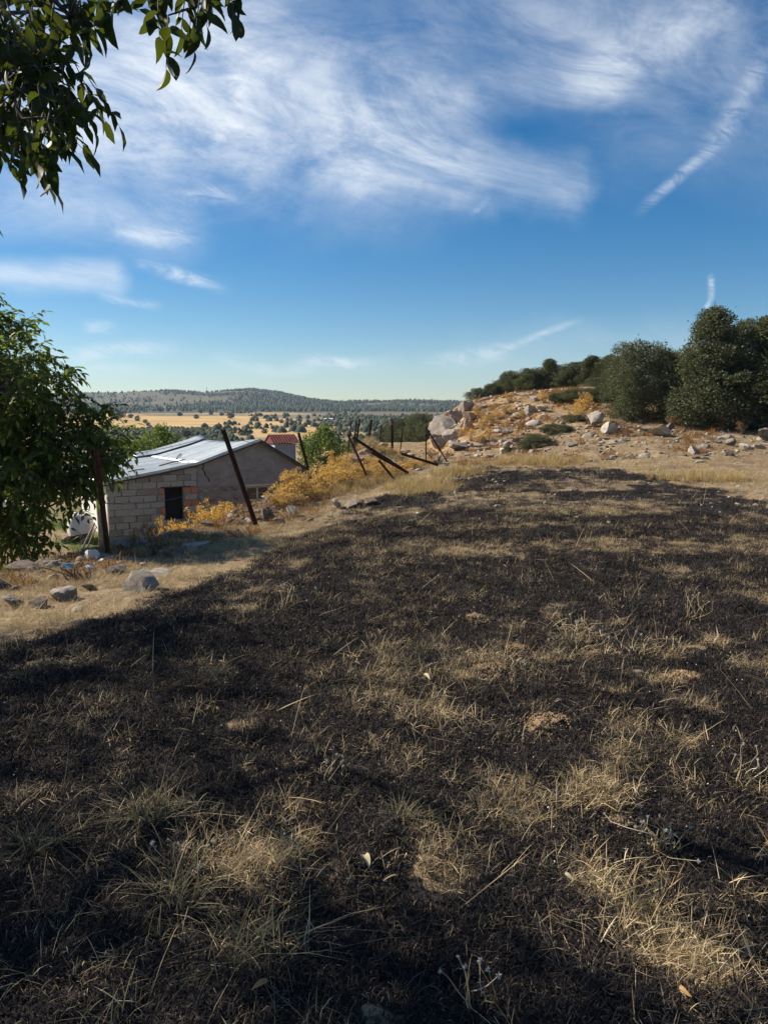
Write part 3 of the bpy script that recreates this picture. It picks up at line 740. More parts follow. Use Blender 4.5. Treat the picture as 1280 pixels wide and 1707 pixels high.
# ------------------------------------------------------------------ foliage
def leaf_simple():
    Vv = np.array([(0, 0, 0), (.25, .17, .05), (.62, .19, .02), (1, 0, -.20), (.62, -.19, .02), (.25, -.17, .05), (.25, 0, -.01), (.62, 0, -.06)], float)
    Ff = np.array([(0, 6, 1), (0, 5, 6), (1, 6, 7), (1, 7, 2), (6, 5, 4), (6, 4, 7), (2, 7, 3), (7, 4, 3)]); return Vv, Ff
def leaf_quad():
    return np.array([(0, 0, 0), (.5, .30, .04), (1, 0, -.06), (.5, -.30, .04)], float), np.array([(0, 3, 2), (0, 2, 1)])
LSV, LSF = leaf_simple(); LQV, LQF = leaf_quad()
def unit(a): return a / (np.linalg.norm(a, axis=-1, keepdims=True) + 1e-9)

def walnut_leaves(anchors, dirs, size, rs, nl=7, droop=.5, span=(2.0, 3.0)):
    """compound leaves: leaflets in pairs along a drooping rachis. returns positions, directions, sizes of leaflets and the rachis polylines"""
    P, D, S, RC = [], [], [], []
    for a, d in zip(anchors, dirs):
        L = size * rs.uniform(*span); d = unit(d + np.array([0, 0, -droop * rs.uniform(.3, 1.2)]))
        side = unit(np.cross(d, [0, 0, 1.0]) + rs.normal(size=3) * .15)
        ts = np.linspace(.35, 1, (nl + 1) // 2); pl_ = [a]
        for j, t in enumerate(ts):
            p = a + d * L * t + np.array([0, 0, -.22 * L * t * t]); pl_.append(p)
            if j == len(ts) - 1:
                P.append(p); D.append(unit(d + np.array([0, 0, -.5]) + rs.normal(size=3) * .2)); S.append(size * rs.uniform(.95, 1.3))
            else:
                for sg in (-1, 1):
                    P.append(p); D.append(unit(d * .55 + sg * side + np.array([0, 0, -.45 * droop - .15]) + rs.normal(size=3) * .28)); S.append(size * rs.uniform(.7, 1.15))
        RC.append(pl_)
    return np.array(P), np.array(D), np.array(S), RC

def limb(mb, a, b, r0, r1, rs, bend=.12, n=6, sides=6):
    a = np.array(a, float); b = np.array(b, float); L = np.linalg.norm(b - a); t = np.linspace(0, 1, n)[:, None]
    off = rs.normal(size=3) * bend * L; off2 = rs.normal(size=3) * bend * L * .5
    pts = a + (b - a) * t + off * np.sin(math.pi * t) + off2 * np.sin(2 * math.pi * t)
    mb.tube(pts, np.linspace(r0, r1, n), sides); return pts

# ---- walnut at the terrace edge, left of the house
def walnut_tree(name, base, trunk_top, clumps, n_comp, size, seed, label, droop=.5, grp=None, lm=None):
    rs = np.random.default_rng(seed); root = empty(name, base); B = np.array(base)
    wood = MB(); tt = np.array(trunk_top) - B
    limb(wood, (0, 0, -.3), tt, .20, .13, rs, .05, 8, 10)
    wt = np.array([c[3] ** 2 for c in clumps]); wt = wt / wt.sum(); A, D = [], []
    for (cx, cy, cz, cr_), f in zip(clumps, wt):
        c = np.array([cx, cy, cz]) - B
        pts = limb(wood, tt * rs.uniform(.75, 1), c, .030, .008, rs, .13, 9, 6)[[0, 1, 2, 4, 5, 7, 8]]
        k = max(3, int(n_comp * f)); ntw = max(3, k // 7)
        dirs = unit(rs.normal(size=(ntw, 3)) * [1, 1, .8]); st = pts[rs.integers(3, 7, ntw)]
        for d_, s_ in zip(dirs, st):
            e_ = c + d_ * cr_ * rs.uniform(.55, .92); tw = limb(wood, s_, e_, .008, .003, rs, .12, 4, 4)
            for q_ in range(7):
                t_ = rs.uniform(.35, 1); p_ = tw[0] + (tw[-1] - tw[0]) * t_ if rs.random() < .5 else tw[-1]
                A.append(p_ + rs.normal(size=3) * .03); D.append(unit(d_ + rs.normal(size=3) * .75))
    P, Dl, S, RC = walnut_leaves(np.array(A), np.array(D), size, rs, 7, droop)
    for pl_ in RC: wood.tube(np.array(pl_)[[0, -1]], [.003, .0015], 3, False)
    wood.build('trunk', M_BARK, root, True)
    Vv, Ff = stamp(LSV, LSF, frames(Dl, rs.normal(size=len(Dl)) * .5), P, S)
    me = fast_mesh('crown', Vv, Ff); o = obj('crown', me, lm or M_WALNUT, root); o['kind'] = 'stuff'
    tag(root, label, 'tree', grp)
    return root
lw = []
for u, v, Y, r_ in [(-30, 590, 11.3, .85), (30, 640, 11.0, .85), (-40, 720, 11.6, 1.1), (80, 690, 11.2, .80), (20, 760, 11.0, .95), (120, 735, 11.4, .68),
                    (150, 760, 11.6, .55), (60, 830, 11.0, .80), (115, 800, 11.3, .36), (-20, 870, 10.8, .70), (30, 895, 10.8, .42), (-110, 640, 12, 1.2), (-140, 800, 12, 1.3),
                    (-200, 700, 13, 1.5), (-80, 560, 11.5, .9), (10, 590, 12.2, .7), (175, 745, 12.2, .45), (160, 785, 12.0, .30)]:
    c = at(u, v, Y); lw.append((c[0], c[1], c[2], r_))
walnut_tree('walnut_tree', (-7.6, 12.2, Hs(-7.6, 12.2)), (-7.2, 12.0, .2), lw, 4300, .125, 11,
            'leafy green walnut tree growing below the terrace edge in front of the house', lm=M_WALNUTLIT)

# ---- walnut that overhangs the viewer: its crown stands left of the view and shades the near field
def up_sun(u, v, h):
    gq = hit(u, v); return gq + SUN * (h / SUN[2])
oc = []
for u, v, h, r_ in [(60, 1190, 4.6, .20), (20, 1470, 4.8, .34), (0, 1640, 5.0, .32), (-60, 1340, 5.2, .30), (630, 1630, 4.5, .20), (745, 1605, 5.0, .10), (490, 1710, 5.2, .15), (430, 1140, 5.6, .12),
                    (180, 1110, 5.2, .30), (920, 1690, 5.4, .10), (-250, 1250, 5.0, .35), (330, 1030, 5.4, .45), (260, 1060, 5.0, .32), (385, 995, 5.6, .40)]:
    c = up_sun(u, v, h); oc.append((c[0], c[1], c[2], r_))
for u, v, Y, r_ in [(50, 20, 3.5, .22), (-20, 120, 3.6, .28), (-80, 180, 3.5, .26), (110, 40, 3.6, .16), (-30, 0, 3.8, .36), (10, 150, 3.5, .12)]:
    c = at(u, v, Y); oc.append((c[0], c[1], c[2], r_))
oc += [(-9.2, 5.5, 5.0, 1.0), (-8.6, 7.6, 5.0, 1.0), (-8.4, 3.4, 4.6, 1.0), (-7.4, 2.0, 5.0, .9), (-9.4, 4.4, 6.0, 1.0)]
OB = np.array([-4.4, 0.3, Hs(-4.4, 0.3)])
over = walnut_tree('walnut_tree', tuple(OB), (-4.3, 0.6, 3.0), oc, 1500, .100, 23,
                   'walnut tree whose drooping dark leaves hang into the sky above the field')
rs = np.random.default_rng(31)
bmain = MB()
def rel(p): return np.array(p) - OB
t0 = rel((-4.3, 0.6, 3.0))
j1 = rel(at(-330, -230, 3.4)); j2 = rel(at(-60, -120, 3.0)); j3 = rel(at(-120, 40, 3.1))
limb(bmain, t0, j1, .085, .045, rs, .06, 8, 8); limb(bmain, j1, j2, .045, .022, rs, .06, 7, 6); limb(bmain, j1, j3, .04, .018, rs, .06, 7, 6)
h1 = rel(at(120, 30, 2.9)); h2 = rel(at(255, -40, 2.7)); h3 = rel(at(30, 120, 2.9)); h4 = rel(at(345, -30, 2.6)); h5 = rel(at(-20, 60, 3.2))
for a, b in ((j2, h1), (j2, h2), (h2, h4), (j3, h3), (j3, h5)): limb(bmain, a, b, .016, .008, rs, .07, 6, 5)
HUBS = [h1, h2, h3, h4, h5]
sprays = [  # photograph pixel of each spray's hanging end, distance
    (405, 30, 2.55), (385, 70, 2.5), (345, 75, 2.5), (362, 20, 2.6), (318, 105, 2.45), (300, 50, 2.5), (285, 85, 2.5), (255, 130, 2.4), (228, 105, 2.5), (262, 25, 2.6), (240, 60, 2.6),
    (195, 70, 2.7), (205, 25, 2.7), (165, 40, 2.8), (150, 90, 2.8), (178, 130, 2.7), (150, 150, 2.8), (120, 60, 2.9), (110, 110, 2.9), (70, 30, 2.9), (60, 80, 3.0), (20, 40, 3.0), (15, 110, 3.0),
    (45, 130, 2.8), (90, 150, 2.8), (125, 210, 2.7), (95, 200, 2.8), (60, 190, 2.8), (20, 180, 2.9), (10, 240, 2.8), (45, 240, 2.8), (75, 255, 2.7), (150, 275, 2.6), (125, 265, 2.7), (95, 300, 2.6),
    (60, 320, 2.6), (30, 300, 2.7), (5, 290, 2.8), (68, 335, 2.6), (105, 315, 2.6), (90, 20, 2.8), (40, 10, 2.9), (140, 10, 2.8), (310, 10, 2.6), (5, 60, 2.9), (35, 90, 2.7), (10, 150, 2.7), (80, 110, 2.7)]
leafP, leafD, leafS = [], [], []
for u, v, Y in sprays:
    tip = rel(at(u + (12 if u > 220 else 0), v - (40 if u > 220 else 62), Y)); hub = min(HUBS, key=lambda h_: np.linalg.norm(h_ - tip))
    tw = unit(hub - tip); start = tip + tw * .07 + np.array([0, 0, .07])
    limb(bmain, hub, start, .005, .0025, rs, .10, 5, 4)
    d = unit(unit(tip - start) + rs.normal(size=3) * .25)
    P, Dl, S, RC = walnut_leaves(np.array([start]), np.array([d]), .076, rs, 5 if rs.random() < .5 else 7, .75, (1.1, 1.9))
    for pl_ in RC: bmain.tube(np.array(pl_), np.linspace(.0022, .001, len(pl_)), 4)
    leafP.append(P); leafD.append(Dl); leafS.append(S)
leafP = np.concatenate(leafP)[:300]; leafD = np.concatenate(leafD)[:300]; leafS = np.concatenate(leafS)[:300]
bmain.build('branch', M_BARK, over, True)
def leaf_fine(seed):
    r_ = np.random.default_rng(seed); n = 7; Vs = []; Fs = []
    bend = r_.uniform(.12, .62); fold = r_.uniform(.15, .95); twist = r_.uniform(-.9, .9); wav = r_.uniform(0, 6)
    for i in range(n):
        t = i / (n - 1); wd = .215 * math.sin(math.pi * min(1, t * .93 + .04)) ** .75 * (1.15 - .3 * t) if 0 < i < n - 1 else .004
        z = -bend * t * t; tw = twist * t
        for sgn in (-1, 0, 1):
            yy_ = sgn * wd; zz2 = abs(sgn) * wd * fold + .02 * math.sin(5 * t + wav) * sgn
            Vs.append((t * (1 - .12 * bend), yy_ * math.cos(tw) - zz2 * math.sin(tw), z + yy_ * math.sin(tw) + zz2 * math.cos(tw)))
    for i in range(n - 1):
        for k in range(2):
            a = i * 3 + k; Fs.append((a, a + 3, a + 4, a + 1))
    mb = MB(); mb.add(Vs, Fs); me = mb.mesh('leaf', True); me.materials.append(M_WALNUT); return me
LF = [leaf_fine(i) for i in range(8)]
fr = frames(leafD, rs.normal(size=len(leafD)) * .9)
for i in range(len(leafP)):
    o = bpy.data.objects.new('leaf', LF[i % 8]); COL.objects.link(o); o.parent = over
    m = Matrix([[*(fr[i][r_] * leafS[i]), leafP[i][r_]] for r_ in range(3)] + [[0, 0, 0, 1]]); o.matrix_basis = m

# ---- evergreen oaks: dense crowns down to the ground
def oak_mesh(seed, shape, n_leaf, leaf, n_cl=60):
    rs = np.random.default_rng(seed); P, N = [], []
    cs, cr_ = [], []
    for _ in range(n_cl):
        t = rs.random() ** .9; rr_ = shape(t); a = rs.uniform(0, 2 * math.pi); q_ = rr_ * math.sqrt(rs.uniform(.25, 1)) * .85
        cs.append((q_ * math.cos(a), q_ * math.sin(a), t)); cr_.append(rs.uniform(.07, .15) * (.6 + rr_ * 1.3))
    for _ in range(48):
        a = rs.uniform(0, 6.3); t = rs.uniform(.2, .97); q_ = shape(t) * rs.uniform(.88, 1.26); cs.append((q_ * math.cos(a), q_ * math.sin(a), t + .03)); cr_.append(rs.uniform(.022, .055))
    for _ in range(12):
        a = rs.uniform(0, 6.3); t = rs.uniform(.80, 1.04); q_ = rs.uniform(0, .6) * shape(min(t, .97)); cs.append((q_ * math.cos(a), q_ * math.sin(a), t)); cr_.append(.055)
    cs = np.array(cs); cr_ = np.array(cr_); w_ = cr_ ** 2; w_ /= w_.sum()
    which = rs.choice(len(cs), n_leaf, p=w_); d = unit(rs.normal(size=(n_leaf, 3)))
    P = cs[which] + d * (cr_[which] * rs.uniform(.45, 1.12, n_leaf) ** .7)[:, None]
    P[:, 2] = np.maximum(P[:, 2], .01 + .03 * rs.random(n_leaf))
    out = unit(d + rs.normal(size=d.shape) * .7 + [0, 0, .25])
    sp_ = rs.random(n_leaf) < .02; P[sp_] += d[sp_] * .04
    return stamp(LQV, LQF, frames(out, rs.uniform(-1.5, 1.5, n_leaf)), P, leaf * rs.uniform(.6, 1.3, n_leaf))
def oak_proto(seed, shape, n_leaf, leaf, n_cl, matl=None):
    Vv, Ff = oak_mesh(seed, shape, n_leaf, leaf, n_cl); me = fast_mesh('crown', Vv, Ff); me.materials.append(matl or M_OAK)
    rs = np.random.default_rng(seed); wd = MB()
    limb(wd, (0, 0, -.06), (.02, .01, .55), .035, .018, rs, .05, 6, 7)
    for _ in range(7):
        a = rs.uniform(0, 6.3); z0 = rs.uniform(.08, .5); limb(wd, (0, 0, z0), (.28 * math.cos(a), .28 * math.sin(a), z0 + rs.uniform(.1, .3)), .012, .003, rs, .1, 5, 5)
    tm = wd.mesh('trunk', True); tm.materials.append(M_BARK); return me, tm
tallS = lambda t: .30 * (max(0, 1 - t) ** .55) * (1.0 if t > .12 else .80 + t * 1.6) + .02
roundS = lambda t: .47 * math.sqrt(max(0, 1 - (abs(t - .42) / .60) ** 2.2)) + .02
wideS = lambda t: .72 * math.sqrt(max(0, 1 - (abs(t - .35) / .66) ** 2)) + .03
OAK = {'tall': [oak_proto(301, tallS, 60000, 0.018, 90), oak_proto(302, tallS, 56000, 0.019, 80)],
       'round': [oak_proto(311, roundS, 54000, 0.021, 80), oak_proto(312, roundS, 50000, 0.022, 70)],
       'wide': [oak_proto(321, wideS, 34000, 0.029, 70), oak_proto(322, wideS, 32000, 0.030, 60)]}
LEAFY = oak_proto(331, roundS, 16000, .034, 55, M_TREE)
rt = np.random.default_rng(77)
def place_tree(u, vb, Y, vtop, kind, k, wpx, label, grp, name='oak_tree', proto=None, cat='tree'):
    c = at(u, vb, Y); x, y = c[0], c[1]; z = Hs(x, y) - .05; topz = at(u, vtop, Y)[2]; h = max(.3, topz - z)
    cm, tm = proto or OAK[kind][k]
    half = {'tall': .33, 'round': .50, 'wide': .76}[kind]; sx = (wpx / FPX * Y) / (2 * half)
    root = empty(name, (x, y, z), rt.uniform(0, 6.28)); root.scale = (sx, sx, h)
    obj('trunk', tm, None, root); obj('crown', cm, None, root)
    return tag(root, label, cat, grp)
OK_G = 'evergreen oaks on the rocky mound'
place_tree(1183, 715, 29, 526, 'tall', 0, 150, 'tallest dark evergreen oak with pointed crown, in front of the thicket', OK_G)
place_tree(1068, 705, 31, 574, 'round', 0, 128, 'rounded evergreen oak standing beside the tallest pointed oak', OK_G)
place_tree(1280, 720, 28.5, 535, 'tall', 1, 170, 'broad evergreen oak at the photo edge beside the tallest oak', OK_G)
place_tree(1240, 715, 31.5, 540, 'round', 1, 110, 'evergreen oak squeezed behind the tallest oak and its broad neighbour', OK_G)
place_tree(1390, 725, 28, 520, 'round', 0, 190, 'evergreen oak at the far end of the thicket, past the broad oak', OK_G)
place_tree(1120, 700, 35, 590, 'round', 1, 110, 'evergreen oak filling the gap between the rounded and the tallest oak', OK_G)
hill = [(795, 668, 46, 648, 'wide', 0, 44), (822, 664, 46, 640, 'round', 1, 34), (850, 662, 46, 620, 'round', 0, 44), (880, 662, 45, 616, 'round', 1, 50), (915, 662, 45, 602, 'tall', 0, 56),
        (950, 665, 44, 606, 'round', 1, 56), (985, 668, 43, 596, 'tall', 1, 60), (1018, 672, 42, 594, 'round', 1, 60), (1035, 690, 40, 612, 'round', 0, 66), (900, 660, 52, 620, 'round', 0, 60),
        (968, 660, 52, 606, 'round', 1, 64), (1000, 680, 41, 630, 'wide', 0, 70), (838, 662, 50, 634, 'round', 1, 50), (905, 660, 51, 616, 'wide', 0, 90), (985, 662, 50, 612, 'wide', 1, 100), (860, 662, 50, 628, 'wide', 0, 60)]
for i_, (u, vb, Y, vt, kd, k, wp_) in enumerate(sorted(hill)):
    place_tree(u, vb, Y, vt, kd, k, wp_, 'small evergreen oak on the mound crest, ' + ORD[i_] + ' from its rocky tip towards the tall oaks', 'row of small oaks on the mound crest')
place_tree(968, 692, 36, 648, 'wide', 0, 92, 'low spreading evergreen bush on the mound slope below the oak row', None, 'oak_bush', None, 'bush')
place_tree(935, 697, 36.5, 655, 'round', 1, 46, 'small round evergreen bush beside the low spreading bush on the slope', None, 'oak_bush', None, 'bush')
place_tree(1012, 690, 35, 640, 'round', 0, 50, 'dark evergreen bush squeezed between the spreading bush and the rounded oak', None, 'oak_bush', None, 'bush')
for u, vb, Y, vt, wp_, lb in ((895, 750, 28.5, 724, 62, 'low olive green shrub at the foot of the mound, biggest of its patch'), (925, 738, 30, 714, 60, 'low green shrub just uphill of the biggest foot-of-mound shrub'),
                              (955, 728, 31.5, 704, 46, 'small green shrub uphill, topmost of the low patch'), (872, 757, 28, 736, 30, 'tiny dark shrub in dry grass at the lower end of the patch'),
                              (845, 757, 28, 745, 14, 'very small dark shrub tuft nearest the stone scatter')):
    place_tree(u, vb, Y, vt, 'wide', int(u) % 2, wp_, lb, 'low shrubs at the foot of the mound', 'green_shrub', None, 'shrub')
# trees behind the fence and house
for u, vb, Y, vt, kd, wp_, lb in ((668, 738, 58, 700, 'wide', 60, 'dark bush clump behind the tall fence posts'), (700, 735, 56, 692, 'wide', 66, 'dark bush clump between the fence posts and the mound'),
                                  (640, 742, 62, 712, 'wide', 44, 'dark bush behind the stone heap and fence posts'), (720, 745, 50, 706, 'round', 34, 'dark bush at the rocky foot of the mound')):
    place_tree(u, vb, Y, vt, kd, int(u) % 2, wp_, lb, 'bushes beyond the fence', 'oak_bush', None, 'bush')
place_tree(540, 800, 36, 722, 'round', 0, 92, 'bright green leafy tree behind the house beside the chimney', None, 'leafy_tree', LEAFY)
place_tree(590, 790, 42, 738, 'round', 0, 60, 'smaller green leafy tree behind the stone heap', None, 'leafy_tree', LEAFY)
place_tree(272, 800, 36, 722, 'round', 0, 95, 'green leafy tree behind the low metal roof', None, 'leafy_tree', LEAFY)
place_tree(225, 800, 38, 745, 'round', 0, 80, 'green leafy tree partly hidden by the walnut and the roof', None, 'leafy_tree', LEAFY)

# ---- far trees in the fields, far scrub, forest
def blob(seed, n, leaf):
    rs = np.random.default_rng(seed); d = unit(rs.normal(size=(n, 3))); P = d * (rs.random(n) ** .45)[:, None] * [.5, .5, .42] + [0, 0, .56]
    P += .16 * (np.stack([vnoise(P[:, 0] * 4 + seed, P[:, 2] * 4, 1), vnoise(P[:, 1] * 4 + seed, P[:, 0] * 4, 2), vnoise(P[:, 2] * 4, P[:, 1] * 4 + seed, 3)], 1) - .5)
    return stamp(LQV, LQF, frames(unit(d + rs.normal(size=d.shape) * .5), rs.uniform(-1, 1, n)), P, leaf * rs.uniform(.7, 1.3, n))
fm = []
for i in range(4):
    Vv, Ff = blob(i + 1, 650, .15); me = fast_mesh('crown', Vv, Ff); me.materials.append(M_FARTREE); fm.append(me)
tmb = MB(); tmb.tube([(0, 0, -.1), (0, 0, .5)], [.05, .03], 6); ftm = tmb.mesh('trunk'); ftm.materials.append(M_BARK)
fartrees = [(187, 688, 10), (195, 693, 14), (204, 690, 14), (218, 693, 9), (230, 697, 11), (243, 702, 8), (282, 678, 9), (228, 678, 10), (312, 680, 8), (328, 694, 9), (342, 711, 12), (350, 716, 8), (362, 714, 6), (378, 715, 10), (385, 692, 13), (391, 718, 9),
            (402, 720, 12), (411, 721, 12), (418, 719, 10), (425, 697, 12), (388, 706, 8), (441, 718, 10), (300, 690, 8), (210, 702, 7), (248, 707, 7), (262, 712, 8), (275, 718, 9), (285, 721, 10), (296, 722, 8), (314, 723, 14), (268, 684, 6),
            (430, 706, 9), (455, 712, 8), (470, 702, 8), (488, 708, 10), (500, 700, 9), (515, 704, 10), (530, 708, 8), (545, 711, 9), (505, 714, 8), (335, 686, 7), (352, 688, 8), (370, 690, 7), (445, 694, 9), (460, 697, 8), (560, 716, 9), (575, 719, 10)]
for i, (u, v, sz) in enumerate(fartrees):
    p = hit(u, v + sz * .45, 900); dist = math.hypot(p[0], p[1])
    h = sz / FPX * dist * .78
    o = empty('field_tree', (p[0], p[1], p[2] - .05 * h), i * 1.3); o.scale = (h * rt.uniform(.95, 1.3),) * 2 + (h,)
    obj('trunk', ftm, None, o); obj('crown', fm[i % 4], None, o)
    tag(o, 'small dark tree standing alone in the far golden fields', 'tree', 'lone trees in the far fields')
def mass(name, n, rmin, rmax, umin, umax, hmin, hmax, keep, seed, label, conic=False):
    rs = np.random.default_rng(seed); u = rs.uniform(umin, umax, n); r_ = np.sqrt(rs.uniform(rmin ** 2, rmax ** 2, n)); a = np.arctan((u - 640) / FPX)
    x = r_ * np.sin(a); y = r_ * np.cos(a); k = keep(x, y, r_, u, rs); x, y, r_ = x[k], y[k], r_[k]; z = H(x, y); n = len(x)
    T = np.array([(1, 0, .25), (.3, .95, .2), (-.8, .6, .3), (-.8, -.6, .2), (.3, -.95, .3), (0.1, 0, 1.0), (.62, .45, .72), (-.6, .1, .75), (.2, -.6, .7)], float)
    Fq = np.array([(0, 1, 6), (1, 2, 7), (2, 3, 7), (3, 4, 8), (4, 0, 8), (6, 1, 7), (7, 3, 8), (8, 0, 6), (6, 7, 5), (7, 8, 5), (8, 6, 5)])
    hh = rs.uniform(hmin, hmax, n); ww = hh * rs.uniform(.35, .6, n) * (.7 if conic else 1.2)
    rot = rs.uniform(0, 6.28, n); M_ = np.zeros((n, 3, 3)); M_[:, 0, 0] = np.cos(rot); M_[:, 0, 1] = -np.sin(rot); M_[:, 1, 0] = np.sin(rot); M_[:, 1, 1] = np.cos(rot); M_[:, 2, 2] = 1
    Vv, Ff = stamp(T, Fq, M_, np.stack([x, y, z - .15 * hh], 1), np.stack([ww, ww, hh], 1))
    o = obj(name, fast_mesh(name, Vv, Ff), M_FARTREE); tag(o, label, kind='stuff'); return o
mass('forest', 22000, 820, 1750, -100, 1000, 3, 6.5, lambda x, y, r_, u, rs: rs.random(len(x)) < (.05 + .95 * sst(.42, .56, fbm(x * .006, y * .006, 77, 4))) * sst(800, 950, r_ + 260 * sst(430, 600, u)), 91,
     'dark woodland covering the far hills', True)
mass('scrub', 4200, 95, 330, 120, 420, .8, 2.2, lambda x, y, r_, u, rs: rs.random(len(x)) < sst(.36, .55, fbm(x * .04, y * .04, 79, 3)) * (1 - .85 * sst(330, 400, u)), 92, 'grey green scrub on the slope behind the roofs')
mass('scrub', 1500, 110, 600, 540, 760, 1.2, 3.0, lambda x, y, r_, u, rs: rs.random(len(x)) < .35 + .65 * sst(.40, .6, fbm(x * .02, y * .02, 80, 3)), 93, 'dark scrub in the dip behind the fence')

mass('hedges', 5200, 260, 860, 100, 600, 1.5, 4.0, lambda x, y, r_, u, rs: (np.abs(((r_ + 40 * (fbm(x * .010, y * .010, 71, 4) - .5)) / 62.0) % 1.0 - .5) < .05) & (fbm(x * .015, y * .004, 88, 2) > .47), 94, 'dark hedges and tree lines between the far fields')
# ---- white farm sheds far away
M_WHITE = plain('white_wall', (.72, .72, .70), (.80, .80, .78), 4, .8)
for u, v, wpx, lb in ((548, 700, 14, 'long white farm shed on the far slope'), (563, 703, 8, 'short white farm shed beside the long one, far slope')):
    d = ray(u, v); p = hit(u, v + 2, 900); Dd = math.hypot(p[0], p[1]); L = wpx / FPX * Dd
    o = empty('farm_shed', tuple(p), .2); b = MB(); b.box((0, 0, L * .10), (L, L * .45, L * .35)); b.build('wall', M_WHITE, o)
    b = MB(); b.add([(-L / 2, -L * .25, L * .275), (L / 2, -L * .25, L * .275), (L / 2, L * .25, L * .275), (-L / 2, L * .25, L * .275), (-L / 2, 0, L * .36), (L / 2, 0, L * .36)],
                    [(0, 1, 5, 4), (2, 3, 4, 5), (0, 4, 3), (1, 2, 5), (3, 2, 1, 0)]); b.build('roof', M_WHITE, o)
    tag(o, lb, 'shed')
# radio mast on the hill crest
d = at(345, 656, 1640); b = MB(); zb = Hs(d[0], d[1]); hm_ = 17
for a in range(3):
    ph = a * 2.094; b.tube([(1.1 * math.cos(ph), 1.1 * math.sin(ph), -2), (.25 * math.cos(ph), .25 * math.sin(ph), hm_)], .16, 4)
for k in range(8):
    zk = k * 2.1; rr_ = 1.1 - .85 * zk / hm_; b.tube([(rr_ * math.cos(a * 2.094), rr_ * math.sin(a * 2.094), zk + (a % 2) * 1.0) for a in range(4)], .1, 3)
o = b.build('radio_mast', M_RAFTER); o.location = (d[0], d[1], zb); tag(o, 'thin lattice mast on the crest of the far hill', 'mast')

# ------------------------------------------------------------------ rocks
RK = [rock_mesh('rock', 400 + i, 4, rt.uniform(.8, 1.0), .26, 13) for i in range(7)]
RKS = [rock_mesh('rock', 430 + i, 2, 1.0, .26, 10) for i in range(7)]
def with_mat(base, m):
    c = base.copy(); c.materials.clear(); c.materials.append(m); return c
RKM = {k: ([with_mat(b, m) for b in RK], [with_mat(b, m) for b in RKS]) for k, m in (('g', M_ROCK), ('p', M_ROCKPALE), ('r', M_ROCKRED), ('d', M_ROCKDARK))}
rr_ = np.random.default_rng(17)
def rock_at(x, y, sx, sy, sz, mat, label, grp=None, big=False, sink=.35, z=None, cat='rock', name='rock'):
    me = RKM[mat][0 if big else 1][int(rr_.integers(7))]
    o = obj(name, me); z0 = Hs(x, y) if z is None else z
    o.location = (x, y, z0 + sz * (1 - 2 * sink)); o.scale = (sx, sy, sz)
    o.rotation_euler = (rr_.uniform(-.25, .25), rr_.uniform(-.25, .25), rr_.uniform(-.5, .5) + (math.pi if rr_.random() < .5 else 0))
    return tag(o, label, cat, grp)
def rock_px(u, v, wpx, hpx, mat, label, grp=None, deep=1.0, sink=.25):
    """u, v: middle of the rock's foot in the photograph"""
    p = hit(u, v)
    if p[1] > 47: p = at(u, v, 41.5)
    k = p[1] / FPX; sx = wpx * k / 2; sz = hpx * k / 2 / (1 - sink)
    return rock_at(p[0], p[1] + sx * .3 * deep, sx, sx * deep * rr_.uniform(.7, .95), sz, mat, label, grp, True, sink)
EG = 'stones along the terrace edge'
for u, v, w_, h_, m, lb in [
    (22, 1012, 44, 20, 'g', 'grey stone at the photo edge below the walnut tree'), (105, 1003, 66, 28, 'g', 'rounded boulder at the straw edge below the walnut'), (60, 1012, 46, 14, 'd', 'flat dark stone between two boulders below the walnut'),
    (5, 985, 36, 22, 'd', 'dark stone tucked under the walnut at the photo edge'), (150, 985, 30, 14, 'd', 'small dark stone behind the rounded boulder'), (240, 985, 78, 34, 'g', 'large domed boulder beside the burnt shadow patch'),
    (262, 962, 62, 10, 'p', 'long flat slab lying on top of the domed boulder heap'), (192, 958, 40, 18, 'd', 'dark stone at the foot of the nearest fence post'), (322, 920, 56, 24, 'g', 'large pale jagged rock below the dark window'),
    (290, 930, 46, 18, 'd', 'sooty rock leaning against the pale jagged rock'), (210, 912, 52, 14, 'g', 'flat grey slab at the corner of the block wall'), (368, 898, 26, 14, 'p', 'small pale rock uphill of the jagged rock'),
    (485, 862, 24, 20, 'p', 'white pointed stone on the bank between the second and third posts'), (442, 868, 34, 24, 'd', 'dark jagged stone beside the second post'), (562, 848, 24, 19, 'p', 'white block stone below the fourth fence post'),
    (588, 846, 40, 14, 'g', 'grey flat rock next to the white block stone'), (462, 872, 26, 10, 'd', 'low dark stone in front of the golden weeds'), (620, 842, 26, 12, 'd', 'sooty stone at the burn edge below the leaning post'),
    (130, 1020, 26, 10, 'p', 'small pale stone in the lit straw patch'), (40, 968, 26, 12, 'g', 'small grey stone in the shade left of the blue bag')]:
    rock_px(u, v, w_, h_, m, lb, EG)
